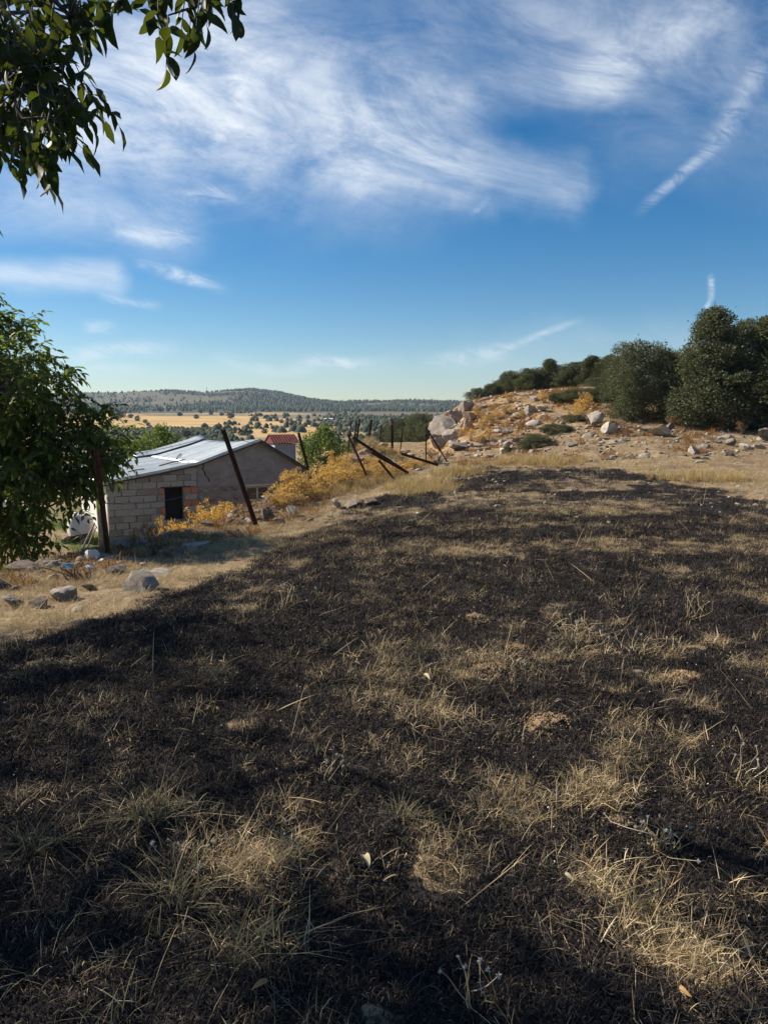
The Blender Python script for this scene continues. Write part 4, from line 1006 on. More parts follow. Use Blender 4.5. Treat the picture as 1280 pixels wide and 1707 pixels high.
def rubble(name, x, y, s, mats, label, sink=.3, seed=0):
    """stones too small and too many to pick apart: one object"""
    rs = np.random.default_rng(seed); Vs, Fs, mi, n0 = [], [], [], 0
    z = H(x, y); which = rs.integers(0, 7, len(x)); mk = rs.integers(0, len(mats), len(x))
    for k in range(7):
        me = RKS[k]; co = np.array([v.co[:] for v in me.vertices]); fc = np.array([p_.vertices[:] for p_ in me.polygons]); sel = which == k
        if not sel.any(): continue
        n = sel.sum(); S = np.stack([s[sel] * rs.uniform(.9, 1.6, n), s[sel], s[sel] * rs.uniform(.5, .9, n)], 1)
        M_ = frames(np.stack([rs.normal(size=n), rs.normal(size=n), rs.normal(size=n) * .25], 1), rs.normal(size=n) * .3)
        Vv, Ff = stamp(co, fc, M_, np.stack([x[sel], y[sel], z[sel] + S[:, 2] * (1 - 2 * sink)], 1), S)
        Vs.append(Vv); Fs.append(Ff + n0); mi.append(np.repeat(mk[sel], len(fc))); n0 += len(Vv)
    me = fast_mesh(name, np.concatenate(Vs), np.concatenate(Fs))
    for m in mats: me.materials.append(m)
    me.polygons.foreach_set('material_index', np.concatenate(mi).astype(np.int32))
    return tag(obj(name, me), label, kind='stuff')
for _ in range(48):
    y = rr_.uniform(7.4, 24); x = np.interp(y, EDGE_Y, EDGE_X) + rr_.normal(-.30, .40); s = rr_.uniform(.09, .19)
    rock_at(x, y, s * rr_.uniform(.9, 1.7), s, s * rr_.uniform(.5, .8), rr_.choice(['g', 'd', 'g', 'd', 'p']), 'small rubble stone on the crumbling terrace bank', 'rubble of the terrace bank')
y = rr_.uniform(7, 27, 900); x = np.interp(y, EDGE_Y, EDGE_X) + rr_.normal(-.10, .60, 900)
rubble('rubble', x, y, rr_.uniform(.02, .085, 900), [M_ROCK, M_ROCKDARK, M_ROCKDARK], 'crumbled small stones all along the terrace bank', .35, 1)
for _ in range(60):
    y = rr_.uniform(24.5, 36); x = -.55 + .045 * (y - 28) + rr_.normal(0, .70); s = rr_.uniform(.13, .26)
    rock_at(x, y, s * rr_.uniform(.9, 1.5), s, s * rr_.uniform(.6, .95), rr_.choice(['r', 'g', 'r', 'p', 'd']), 'rough stone in the reddish heap along the broken fence', 'stones of the heap by the fence', sink=.3)
y = rr_.uniform(24, 37, 420); x = -.5 + .045 * (y - 28) + rr_.normal(0, .85, 420)
rubble('rubble', x, y, rr_.uniform(.04, .12, 420), [M_ROCKRED, M_ROCK, M_ROCKRED, M_ROCKPALE], 'small broken stones of the reddish heap by the fence', .3, 2)
for u, v, w_, h_, m, lb in [(570, 786, 40, 38, 'r', 'big reddish boulder at the house end of the stone heap'), (588, 776, 44, 26, 'r', 'reddish boulder on top of the stone heap'), (560, 762, 26, 20, 'r', 'reddish stone beside the green tree on the heap')]:
    rock_px(u, v, w_, h_, m, lb, 'big stones of the heap')
MG = 'outcrop rocks on the mound'
for u, v, w_, h_, m, lb in [
    (744, 722, 66, 34, 'g', 'huge tilted grey outcrop at the tip of the mound'), (752, 738, 44, 22, 'g', 'grey boulder under the huge tilted outcrop'), (735, 748, 36, 20, 'p', 'pale boulder at the lower tip of the mound'), (728, 728, 34, 26, 'g', 'steep grey rock at the outer tip of the mound'), (758, 706, 50, 24, 'r', 'stained slab leaning over the huge tilted outcrop'), (786, 706, 36, 18, 'r', 'stained rock between the ledge rocks and the rusty boulder'),
    (775, 690, 46, 22, 'g', 'long grey ledge rock above the huge outcrop'), (800, 684, 36, 18, 'g', 'grey ledge rock near the crest of the mound'), (778, 722, 30, 26, 'r', 'rusty boulder beside the huge outcrop'),
    (800, 738, 34, 20, 'p', 'pale boulder in the scree below the rusty boulder'), (765, 750, 40, 16, 'p', 'flat pale rock in the lowest scree row'), (882, 690, 40, 20, 'g', 'dark grey rock alone in the mound grass'),
    (905, 686, 26, 12, 'p', 'pale flat rock beside the lone dark grey rock'), (845, 722, 24, 16, 'p', 'pointed pale rock in the middle of the scree'), (860, 738, 26, 12, 'g', 'grey rock in the scree near the low shrubs'),
    (870, 660, 40, 8, 'p', 'pale rock ledge on the crest under the oak row'), (992, 712, 38, 28, 'p', 'tall pale rock left of the rounded oak'), (1012, 724, 34, 22, 'p', 'white rounded boulder in front of the rounded oak'),
    (985, 704, 24, 18, 'r', 'rusty rock behind the tall pale rock'), (1100, 727, 44, 16, 'p', 'flat white boulder between the two front oaks'), (1078, 722, 24, 12, 'g', 'grey rock beside the flat white boulder'),
    (1155, 757, 20, 13, 'p', 'small pale boulder in the field before the tallest oak'), (1116, 716, 20, 10, 'd', 'shaded rock at the foot of the tallest oak'), (1275, 735, 30, 22, 'd', 'dark rock under the broad oak at the photo edge'),
    (1262, 748, 30, 10, 'p', 'pale rock in the rubble strip at the photo edge'), (1220, 744, 20, 12, 'd', 'dark rubble rock below the broad oak'), (950, 745, 26, 8, 'g', 'flat grey rock right of the low shrubs'),
    (728, 770, 20, 9, 'p', 'pale stone at the end of the fallen rail'), (745, 778, 16, 7, 'p', 'small pale stone at the upper burn edge'), (838, 790, 24, 8, 'p', 'flat pale stone on the upper burn edge')]:
    if 790 <= u < 900: w_, h_ = w_ * .80, h_ * .72
    rock_px(u, v, w_, h_, m, lb, MG)
cnt = 0; sx_, sy_ = [], []
while cnt < 48 or len(sx_) < 400:
    u = rr_.uniform(722, 985); v = rr_.uniform(666, 764)
    if v < 745 - (u - 720) * .8 - 8 and u < 790: continue
    if u > 860 and v > 700 and rr_.random() < .6: continue
    p = hit(u, v) if cnt < 48 else None
    if p is None:
        n_ = 420; a_ = rr_.uniform(0, 1, n_); sx_ = 3.0 + 6.5 * a_ + rr_.normal(0, .6, n_); sy_ = 28 + rr_.uniform(0, 14, n_) + 1.0 * rr_.normal(size=n_); break
    if p[1] > 58: continue
    s = rr_.uniform(.11, .24) * (1.4 if rr_.random() < .12 else 1)
    rock_at(p[0], p[1], s * rr_.uniform(.9, 1.7), s, s * rr_.uniform(.45, .8), rr_.choice(['g', 'p', 'r', 'r', 'g']), 'limestone rock strewn over the orange slope of the mound', 'scree on the mound slope', sink=.42); cnt += 1
rubble('scree', sx_, sy_, rr_.uniform(.035, .13, len(sx_)), [M_ROCK, M_ROCKPALE, M_ROCKRED], 'small broken stones spread over the mound slope', .38, 3)
for _ in range(55):
    u = rr_.uniform(960, 1300); v = rr_.uniform(712, 772) if u < 1180 else rr_.uniform(728, 768)
    p = hit(u, v); s = rr_.uniform(.08, .17) * (1.5 if rr_.random() < .12 else 1)
    rock_at(p[0], p[1], s * rr_.uniform(.9, 1.6), s, s * rr_.uniform(.4, .75), rr_.choice(['g', 'p', 'p', 'g', 'd']), 'small stone in the dry ground before the oaks', 'stones on the strip before the oaks', sink=.42)
x = rr_.uniform(5, 17, 700); y = rr_.uniform(23, 31, 700)
rubble('rubble', x, y, rr_.uniform(.02, .075, 700), [M_ROCK, M_ROCKPALE, M_ROCKDARK], 'small stones in the dry strip before the oaks', .35, 4)
x = rr_.uniform(0, 12, 260); y = rr_.uniform(11, 24, 260)
rubble('rubble', x, y, rr_.uniform(.012, .045, 260), [M_ROCK, M_ROCKPALE], 'pebble-sized stones on the upper burnt field', .3, 5)
rock_px(1066, 1127, 25, 10, 'p', 'smooth white stone beside a soil mound on the burnt ground', None, 1, .2)

# ------------------------------------------------------------------ fence: leaning angle-iron posts, wires
def post(ub, vb, Yb, ut, vt, Yt, label, wd=.055, bury=.35, grp='rusty fence posts'):
    a = at(ub, vb, Yb); b = at(ut, vt, Yt); d = unit(b - a); a2 = a - d * bury; L = np.linalg.norm(b - a2)
    mb = MB(); t_ = wd * .16
    mb.box((0, 0, L / 2), (wd, t_, L)); mb.box((-wd / 2 + t_ / 2, wd / 2 + t_ / 2, L / 2), (t_, wd, L))
    for k in range(5): mb.box((.004, -t_ / 2 - .004, L * (.35 + .14 * k)), (.012, .010, .012))
    o = mb.build('fence_post', M_RUST); q_ = Vector(d).to_track_quat('Z', 'Y'); o.rotation_mode = 'QUATERNION'; o.rotation_quaternion = q_; o.location = a2
    tag(o, label, 'post', grp); return a, b
P1 = post(180, 945, 10, 158, 750, 10, 'nearest dark rusty post, in front of the walnut leaves', .050)
P2 = post(420, 862, 13, 370, 717, 13.2, 'tall rusty post leaning in front of the plaster gable', .055)
P3 = post(523, 822, 18, 496, 722, 18, 'leaning rusty post in the golden weeds beside the chimney', .052)
P4 = post(617, 808, 21, 579, 725, 20.6, 'strongly leaning rusty post at the front of the stone heap', .060)
post(596, 735, 33, 601, 698, 33, 'upright post behind the stone heap, taller of the close pair', .07)
post(592, 735, 35, 595, 702, 35, 'upright post behind the stone heap, shorter of the close pair', .06)
post(615, 748, 30, 621, 700, 30, 'rusty post rising from the middle of the stone heap', .08)
post(583, 738, 34, 586, 706, 34, 'thin stake behind the heap, nearest the green tree', .045)
post(633, 748, 33, 637, 708, 33, 'thin stake between the heap-middle post and the straight dark post', .045)
post(668, 752, 34, 672, 714, 34, 'thin stake just past the straight dark post', .045)
P5 = post(652, 757, 30, 652, 699, 30, 'straight dark post with wire knot above the heap', .085)
post(738, 760, 27, 709, 713, 27, 'thin post leaning against the field next to the mound', .05)
post(709, 757, 27, 709, 722, 27, 'thin upright stake next to the bent leaning post', .04)
post(670, 784, 21.5, 587, 731, 21.5, 'long fallen rail slanting across the stone heap', .07, 0)
post(680, 790, 21, 618, 756, 21.2, 'fallen rail lying low over the heap', .06, 0)
post(730, 777, 23, 668, 758, 23, 'fallen rail pointing to the burnt field edge', .07, 0)
post(657, 801, 20, 630, 768, 20, 'short broken stake in the straw below the heap', .05, 0)
M_WIRE = plain('rusty_wire', (.10, .075, .06), (.22, .18, .15), 20, .7)
def wire(a, b, sg, label, r=.004):
    t = np.linspace(0, 1, 16)[:, None]; pts = a + (b - a) * t - np.array([0, 0, sg]) * (4 * t * (1 - t))
    mb = MB(); mb.tube(pts, r, 4)
    for k in range(1, 15):
        c = pts[k]; mb.tube([c + [-.02, .01, .02], c + [.02, -.01, -.02]], .002, 3)
    o = mb.build('fence_wire', M_WIRE); tag(o, label, 'wire', 'fence wires')
def along(p, f): return p[0] + (p[1] - p[0]) * f
wire(along(P1, .92), along(P2, .97), .05, 'top barbed wire from the nearest post to the gable post')
wire(along(P2, .97), along(P3, .95), .20, 'top barbed wire from the gable post to the weeds post')
wire(along(P1, .55), along(P2, .50), .18, 'sagging middle wire in front of the block wall')
wire(along(P4, .85), along(P5, .9), .30, 'wire sagging from the heap post to the straight dark post')
wire(along(P2, .55), along(P3, .6), .15, 'lower wire in front of the gable and golden weeds')
wire(along(P3, .9), along(P4, .9), .25, 'wire sagging between the weeds post and the heap post')
mb = MB(); c5 = at(652, 703, 30); rs = np.random.default_rng(3)
for k in range(5): mb.tube([c5 + rs.normal(size=3) * .10 for _ in range(6)], .008, 4)
o = mb.build('wire_tangle', M_WIRE); tag(o, 'small tangle of wire on the straight dark post', 'wire')
c6 = at(713, 722, 27); M_RAG = plain('dark_rag', (.03, .03, .03), (.07, .065, .06), 8)
rg = rock_mesh('rag', 901, 3, 1, .5, 4); rg.materials.append(M_RAG); o = obj('rag', rg); o.location = c6; o.scale = (.10, .06, .20); tag(o, 'dark rag caught on the bent leaning post', 'rag')
c7 = hit(728, 775); tb = MB()
for k in range(26):
    a = rs.uniform(0, 6.3); tb.tube([c7 + [rs.normal() * .12, rs.normal() * .10, -.02], c7 + [rs.normal() * .22, rs.normal() * .16, rs.uniform(.25, .5)]], [.012, .005], 4)
o = tb.build('burnt_stump', M_RAFTER); tag(o, 'burnt bristly stump at the end of the fallen rail', 'stump')

# ------------------------------------------------------------------ yard clutter below the terrace
M_TARP = plain('dirty_white_tarp', (.50, .45, .42), (.68, .63, .60), 5, .7, .5, .02)
def drape(name, c, sx, sy, sz, mat, seed, label, cat, fold=.10, rz=0):
    n, m = 36, 18; Vs = []; rs = np.random.default_rng(seed)
    for k in range(m + 1):
        t = k / m
        for i in range(n):
            a = 2 * math.pi * i / n; rad_ = (math.sin(min(1, t * 1.25) * math.pi / 2)) ** .6 if t < .8 else 1.0
            f = 1 + fold * t * math.sin(a * 7 + seed) + fold * .6 * t * math.sin(a * 12 + 3 * t + seed)
            ca_, sa_ = math.cos(a), math.sin(a); q_ = (abs(ca_) ** 4 + abs(sa_) ** 4) ** -.25
            z = sz * (1 - max(0, t - .30) / .70) + .05 * sz * math.sin(a * 3 + t * 5)
            Vs.append((sx * rad_ * q_ * ca_ * f, sy * rad_ * q_ * sa_ * f, z))
    Fs = [(k * n + i, k * n + (i + 1) % n, (k + 1) * n + (i + 1) % n, (k + 1) * n + i) for k in range(m) for i in range(n)]
    mb = MB(); mb.add(Vs, Fs); o = mb.build(name, mat, None, True); o.location = c; o.rotation_euler = (0, 0, rz); return tag(o, label, cat)
tz = at(137, 905, 22.5); tz[2] = Hs(tz[0], tz[1])
drape('tarpaulin', (tz[0], tz[1], tz[2] + .25), .36, .5, at(137, 857, 22.5)[2] - tz[2] - .25, M_TARP, 4, 'dirty white tarpaulin draped over a heap beside the house corner', 'tarpaulin', .06, .3)
lg = MB()
for k in range(7):
    yk = rt.uniform(-.25, .25); lg.tube([(-.36 + .1 * k, yk - .4, .07 + .05 * (k % 3)), (-.34 + .1 * k, yk + .4, .09 + .05 * (k % 3))], .06, 7)
o = lg.build('log_heap', M_WOOD); o.location = tz; tag(o, 'short logs stacked under the white tarpaulin', 'logs', kind='thing')
for u0, v0, u1, v1, Y, r_, lb in ((131, 930, 158, 872, 20.5, .030, 'weathered pole leaning towards the house corner'), (138, 932, 160, 880, 20.8, .022, 'thinner pole leaning beside the weathered one')):
    a, b = at(u0, v0, Y), at(u1, v1, Y + .8); mb = MB(); mb.tube([a, (a + b) / 2 + [.01, 0, .02], b], [r_, r_, r_ * .8], 7); o = mb.build('leaning_pole', M_WOOD, None, True); tag(o, lb, 'pole')
M_BLUE = plain('blue_plastic', (.02, .27, .50), (.05, .42, .66), 5, .4, .5, .02, 0, .5); M_BLUEPALE = plain('pale_blue_plastic', (.20, .42, .55), (.40, .60, .70), 5, .4, .5, .02, 0, .5)
M_SACK = plain('pale_sack', (.52, .46, .38), (.66, .60, .52), 6, .8, .5, .02)
for u, v, wp_, hp_, m, sd_, lb in ((114, 950, 25, 15, M_BLUE, 5, 'crumpled bright blue plastic bag in the yard'), (152, 951, 20, 11, M_BLUEPALE, 6, 'crumpled pale blue plastic bag near the first post')):
    me = rock_mesh('plastic_bag', 910 + sd_, 4, .9, .55, 12); me.materials.append(m); p = hit(u, v); k = p[1] / FPX
    o = obj('plastic_bag', me); o.location = (p[0], p[1], p[2] + hp_ * k * .42); o.scale = (wp_ * k / 2, wp_ * k / 2.6, hp_ * k / 2); tag(o, lb, 'bag')
for u, v, wp_, hp_, sd_, lb in ((152, 935, 30, 24, 1, 'slumped pale sack at the foot of the leaning poles'), (170, 940, 16, 12, 2, 'small pale sack behind the nearest post')):
    me = rock_mesh('sack', 930 + sd_, 4, .9, .40, 5); me.materials.append(M_SACK); p = hit(u, v); k = p[1] / FPX
    o = obj('sack', me); o.location = (p[0], p[1], p[2] + hp_ * k * .35); o.scale = (wp_ * k / 2, wp_ * k / 2.4, hp_ * k / 2); tag(o, lb, 'sack')
def bramble(u, v, wpx, hpx, n, seed, label, mat=M_RAFTER):
    rs = np.random.default_rng(seed); p = hit(u, v); k = p[1] / FPX; mb = MB()
    for _ in range(n):
        a = np.array([rs.normal() * wpx * k * .2, rs.normal() * .1, -.03]); b = np.array([rs.normal() * wpx * k * .45, rs.normal() * wpx * k * .3, rs.uniform(.4, 1.1) * hpx * k]); limb(mb, a, b, .010, .003, rs, .25, 6, 4)
    o = mb.build('dead_twigs', mat); o.location = p; tag(o, label, 'twigs')
bramble(130, 968, 40, 30, 14, 1, 'dark tangle of dead twigs below the blue bags')
bramble(255, 925, 40, 30, 12, 2, 'dead twigs in the rubble below the block wall')
bramble(450, 850, 46, 22, 10, 3, 'crooked dark twigs beside the gable post', M_TWIG)
bramble(1030, 722, 46, 28, 40, 4, 'leafless brown thorn bush beside the rounded oak')
bramble(345, 985, 60, 40, 5, 5, 'bare twig standing in the burnt shadow patch')
for u, v, lb in ((205, 935, 'flat board lying in the rubble beside the first post'), (175, 938, 'short board half buried near the first post')):
    p = hit(u, v); mb = MB(); mb.box((0, 0, .03), (.75, .16, .035)); o = mb.build('board', M_WOOD); o.location = p; o.rotation_euler = (.05, .06, -.25); tag(o, lb, 'board')

# ------------------------------------------------------------------ golden dried weeds along the fence
def weed_proto(seed, n_stem, mat, head=22, leafsz=.045):
    rs = np.random.default_rng(seed); st = MB(); P, D, S = [], [], []
    for _ in range(n_stem):
        a = rs.uniform(0, 6.3); q_ = rs.uniform(.05, .5); e_ = np.array([q_ * math.cos(a), q_ * math.sin(a), rs.uniform(.55, 1.0) * (1 - .5 * q_)])
        pts = limb(st, (rs.normal() * .05, rs.normal() * .05, -.05), e_, .008, .004, rs, .10, 6, 4)
        for _ in range(3):
            f = pts[rs.integers(2, 6)]; e2 = f + unit(rs.normal(size=3) + [0, 0, .7]) * rs.uniform(.08, .2); st.tube([f, e2], [.004, .002], 3)
            nn = head; dd = unit(rs.normal(size=(nn, 3))); P.append(e2 + dd * rs.uniform(.01, .075, nn)[:, None]); D.append(unit(dd + [0, 0, .3])); S.append(leafsz * rs.uniform(.6, 1.4, nn))
    P, D, S = np.concatenate(P), np.concatenate(D), np.concatenate(S)
    Vv, Ff = stamp(LQV * [1, 1.1, 1], LQF, frames(D, rs.uniform(-1.5, 1.5, len(D))), P, S)
    lm_ = fast_mesh('leaves', Vv, Ff); lm_.materials.append(mat); sm_ = st.mesh('stem'); sm_.materials.append(M_TWIG); return sm_, lm_
WP = [weed_proto(500 + i, 22, M_GOLD) for i in range(4)]; WR = [weed_proto(520 + i, 18, M_RUSTLEAF) for i in range(2)]
def weed(x, y, h, wd, protos, k, label, grp, cat='plant', z=None):
    o = empty('dried_weed', (x, y, Hs(x, y) if z is None else z), rt.uniform(0, 6)); o.scale = (wd, wd, h); s_, l_ = protos[k % len(protos)]
    obj('stem', s_, None, o); lo_ = obj('leaves', l_, None, o); return tag(o, label, cat, grp)
WG = 'golden dried weeds along the fence bank'
wl = [(278, 905, 13.6, 872, 40), (300, 893, 14.2, 868, 44), (335, 885, 15, 852, 50), (362, 875, 15.5, 842, 52), (392, 868, 16, 840, 50), (345, 860, 17, 845, 40), (456, 862, 15.2, 836, 30), (474, 850, 15.8, 800, 48), (492, 845, 16.4, 784, 66),
      (520, 838, 17.2, 786, 56), (548, 830, 18.2, 780, 60), (484, 850, 15.4, 815, 44), (575, 820, 19.4, 776, 56), (560, 812, 20.5, 758, 50), (600, 812, 21, 776, 48), (585, 800, 22.5, 764, 40), (640, 806, 22, 770, 50), (665, 800, 23, 772, 46),
      (628, 790, 24.5, 762, 44), (690, 790, 25, 768, 40), (705, 782, 26, 764, 30), (650, 770, 28, 745, 30), (545, 800, 22, 770, 44), (505, 830, 18, 795, 50)]
for i, (u, vb, Y, vt, wp_) in enumerate(sorted(wl)):
    c = at(u, vb, Y); z = Hs(c[0], c[1]); tp = at(u, vt, Y)[2]; base = min(z, tp - .3)
    weed(c[0], c[1], max(.38, (tp - z) * 1.12), wp_ * Y / FPX / .78, WP, i, 'golden dried weed on the fence bank, ' + ORD[i] + ' from the block wall towards the mound', WG)
for i, (u, v, s) in enumerate(sorted([(795, 700, .7), (812, 706, .5), (785, 735, .6), (800, 742, .5), (815, 736, .6), (830, 700, .5), (842, 690, .5), (770, 728, .5), (905, 672, .6), (968, 694, .9), (975, 684, .8), (960, 700, .7), (850, 672, .6), (805, 716, .6), (868, 700, .45)])):
    p = hit(u, v); weed(p[0], p[1], s, s * 1.1, WP, i, 'golden weed among the rocks of the mound, ' + ORD[i] + ' from its tip towards the tall oaks', 'golden weeds on the mound')
for i, (u, v, s) in enumerate([(1205, 716, .9), (1260, 712, 1.0), (1120, 715, .6), (1235, 725, .6), (870, 715, .5), (1045, 728, .5), (720, 768, .5), (745, 765, .4), (248, 905, .35), (225, 915, .3)]):
    p = hit(u, v); weed(p[0], p[1], s, s * .9, WR, i, 'russet dried weed at the rubble edge or under the oaks', 'russet dried weeds')

# ------------------------------------------------------------------ soil mounds on the burnt ground
M_MOUND = plain('loose_soil', (.30, .20, .115), (.48, .345, .205), 30, .95, 1.0, .03)
def soil_mound(u, v, wpx, hpx, seed, label):
    rs = np.random.default_rng(seed); p = hit(u, v); k = p[1] / FPX; rx = wpx * k / 2; ry = rx * .8; hz = hpx * k * .6; n, m = 48, 16; Vs = [(0, 0, hz)]
    for j in range(1, m + 1):
        t = j / m
        for i in range(n):
            a = 2 * math.pi * i / n; f = 1 + .22 * math.sin(2 * a + seed) + .14 * math.sin(5 * a + seed * 2)
            x, y = rx * t * f * math.cos(a), ry * t * f * math.sin(a)
            z = hz * (1 - t * t) * (.75 + .5 * vnoise(np.array([x / rx * 2.2 + seed]), np.array([y / rx * 2.2]), 5)[0]) + .022 * (vnoise(np.array([x * 60.]), np.array([y * 60.]), 8)[0] - .5) + .014 * (vnoise(np.array([x * 140.]), np.array([y * 140.]), 9)[0] - .5) - .03 * t ** 3
            Vs.append((x, y, z))
    Fs = [(0, 1 + i, 1 + (i + 1) % n) for i in range(n)] + [(1 + (j - 1) * n + i, 1 + j * n + i, 1 + j * n + (i + 1) % n, 1 + (j - 1) * n + (i + 1) % n) for j in range(1, m) for i in range(n)]
    mb = MB(); mb.add(Vs, Fs); root = empty('soil_mound', (p[0], p[1], p[2])); mb.build('heap', M_MOUND, root, True)
    P = np.stack([rs.normal(size=320) * rx * .62, rs.normal(size=320) * ry * .62, np.zeros(320)], 1); dd = np.hypot(P[:, 0] / rx, P[:, 1] / ry); P[:, 2] = hz * np.maximum(0, 1 - dd ** 2) * .95 + .004
    T = np.array([(1, 0, 0), (-1, 0, 0), (0, 1, 0), (0, -1, 0), (0, 0, 1), (0, 0, -1)], float); Fq = np.array([(0, 2, 4), (2, 1, 4), (1, 3, 4), (3, 0, 4), (2, 0, 5), (1, 2, 5), (3, 1, 5), (0, 3, 5)])
    Vv, Ff = stamp(T, Fq, frames(rs.normal(size=(320, 3))), P, rs.uniform(.002, .010, 320)); o = obj('crumbs', fast_mesh('crumbs', Vv, Ff), M_MOUND, root); o['kind'] = 'stuff'
    tag(root, label, 'soil mound', 'bare soil mounds on the burnt field')
for a in ((918, 1206, 98, 22, 1, 'largest round mound of bare brown soil on the burnt field'), (818, 1117, 84, 14, 2, 'flat brown soil mound uphill of the largest one'), (1142, 1132, 100, 15, 3, 'brown soil mound beside the white stone'),
          (792, 1032, 40, 12, 4, 'small straw-coloured soil mound, farthest up the burnt field'), (863, 1082, 48, 9, 5, 'low reddish soil mound between the flat and the farthest one'), (1030, 1368, 34, 5, 6, 'faint patch of bare soil near the white-headed thistle')):
    soil_mound(*a)

# ------------------------------------------------------------------ ground cover
def tuft(seed, n, radius, h0, h1, wd, lean, curl):
    rs = np.random.default_rng(seed); Vs, Fs = [], []
    for i in range(n):
        a = rs.uniform(0, 6.283); q_ = radius * math.sqrt(rs.random()); b = np.array([q_ * math.cos(a), q_ * math.sin(a), -.012])
        h = rs.uniform(h0, h1); az = rs.uniform(0, 6.283); ln = abs(rs.normal()) * lean; d = np.array([math.cos(az) * math.sin(ln), math.sin(az) * math.sin(ln), math.cos(ln)])
        c = np.array([math.cos(az), math.sin(az), -.35]) * curl * rs.uniform(.2, 1.2) * h; sd_ = np.array([-math.sin(az + rs.normal() * .8), math.cos(az), 0]); w_ = wd * rs.uniform(.6, 1.3) / 2
        p1 = b + d * h * .45 + c * .2; p2 = b + d * h * .8 + c * .62; p3 = b + d * h + c * 1.1
        for p in (p1, p2, p3): p[2] = max(p[2], .003 + .01 * rs.random())
        k = len(Vs); Vs += [b - sd_ * w_, b + sd_ * w_, p1 - sd_ * w_ * .9, p1 + sd_ * w_ * .9, p2 - sd_ * w_ * .6, p2 + sd_ * w_ * .6, p3]
        Fs += [(k, k + 1, k + 3), (k, k + 3, k + 2), (k + 2, k + 3, k + 5), (k + 2, k + 5, k + 4), (k + 4, k + 5, k + 6)]
    return np.array(Vs), np.array(Fs)
def proto_col(name, metas, mat):
    c = bpy.data.collections.new(name)
    for i, (Vv, Ff) in enumerate(metas):
        me = fast_mesh(f'{name}_{i:02d}', Vv, Ff); me.materials.append(mat); c.objects.link(bpy.data.objects.new(f'{name}_{i:02d}', me))
    return c
def scatter(name, x, y, scl, coln, nproto, label, seed=0, tilt=.15, lift=0.0):
    rs = np.random.default_rng(seed); n = len(x); z = H(x, y) + lift
    me = bpy.data.meshes.new(name); me.vertices.add(n); me.vertices.foreach_set('co', np.stack([x, y, z], 1).astype(np.float32).ravel())
    at_ = me.attributes.new('rot', 'FLOAT_VECTOR', 'POINT'); at_.data.foreach_set('vector', np.stack([rs.normal(size=n) * tilt, rs.normal(size=n) * tilt, rs.uniform(0, 6.283, n)], 1).astype(np.float32).ravel())
    fattr(me, 'scl', scl); ai = me.attributes.new('pick', 'INT', 'POINT'); ai.data.foreach_set('value', rs.integers(0, nproto, n).astype(np.int32))
    o = bpy.data.objects.new(name, me); COL.objects.link(o); tag(o, label, kind='stuff')
    ng = bpy.data.node_groups.new(name, 'GeometryNodeTree'); ng.interface.new_socket('Geometry', in_out='INPUT', socket_type='NodeSocketGeometry'); ng.interface.new_socket('Geometry', in_out='OUTPUT', socket_type='NodeSocketGeometry')
    N = ng.nodes; gi, go = N.new('NodeGroupInput'), N.new('NodeGroupOutput'); ip = N.new('GeometryNodeInstanceOnPoints'); ci = N.new('GeometryNodeCollectionInfo')
    ci.inputs['Collection'].default_value = coln; ci.inputs['Separate Children'].default_value = True; ci.inputs['Reset Children'].default_value = True
    def na(nm_, t):
        a = N.new('GeometryNodeInputNamedAttribute'); a.data_type = t; a.inputs['Name'].default_value = nm_; return a.outputs['Attribute']
    L = ng.links; L.new(gi.outputs[0], ip.inputs['Points']); L.new(ci.outputs[0], ip.inputs['Instance']); ip.inputs['Pick Instance'].default_value = True
    L.new(na('pick', 'INT'), ip.inputs['Instance Index']); L.new(na('rot', 'FLOAT_VECTOR'), ip.inputs['Rotation']); L.new(na('scl', 'FLOAT'), ip.inputs['Scale']); L.new(ip.outputs[0], go.inputs[0])
    md = o.modifiers.new('scatter', 'NODES'); md.node_group = ng
    return o
C_STUB = proto_col('stubble', [tuft(600 + i, 60, .085, .012, .045, .0028, .8, .5) for i in range(8)], M_CHAR)
C_STRAW = proto_col('straw', [tuft(620 + i, 46, .09, .02, .085, .0026, .9, .8) for i in range(8)], M_STRAW)
C_MAT = proto_col('strawmat', [tuft(640 + i, 44, .11, .03, .12, .0026, 1.4, .5) for i in range(8)], M_STRAW)
C_TALL = proto_col('tallstraw', [tuft(660 + i, 50, .10, .14, .38, .0045, .35, .35) for i in range(6)], M_YELLOW)
C_GRN = proto_col('green', [tuft(680 + i, 46, .10, .05, .16, .0055, .5, .5) for i in range(6)], M_GREEN)
C_SAGE = proto_col('sage', [tuft(700 + i, 60, .09, .08, .26, .0032, .7, 1.1) for i in range(6)], M_SAGE)
C_STEM = proto_col('stem', [tuft(720 + i, 1, .01, .08, .26, .0027, 2.0, .15) for i in range(14)], M_STRAW)
def sector(n, r0, r1, a=37, seed=0):
    rs = np.random.default_rng(seed); r_ = np.sqrt(rs.uniform(r0 * r0, r1 * r1, n)); t = np.radians(rs.uniform(-a, a, n)); return r_ * np.sin(t), r_ * np.cos(t), rs
# charred stubble
xs1, ys1, rs1 = [], [], np.random.default_rng(1); sc1 = []
for n, r0, r1, s0, s1 in ((16000, .8, 5, .65, 1.25), (38000, 5, 13, .8, 1.5), (42000, 13, 32, 1.1, 1.9)):
    x, y, rs = sector(n, r0, r1, 40, int(r1)); b = burn_mask(x, y); k = (rs.random(n) < b * 1.0) & (edge_s(x, y) < .2)
    xs1.append(x[k]); ys1.append(y[k]); sc1.append(rs.uniform(s0, s1, k.sum()))
scatter('burnt_stubble', np.concatenate(xs1), np.concatenate(ys1), np.concatenate(sc1), C_STUB, 8, 'charred black grass stubble covering the field', 2)
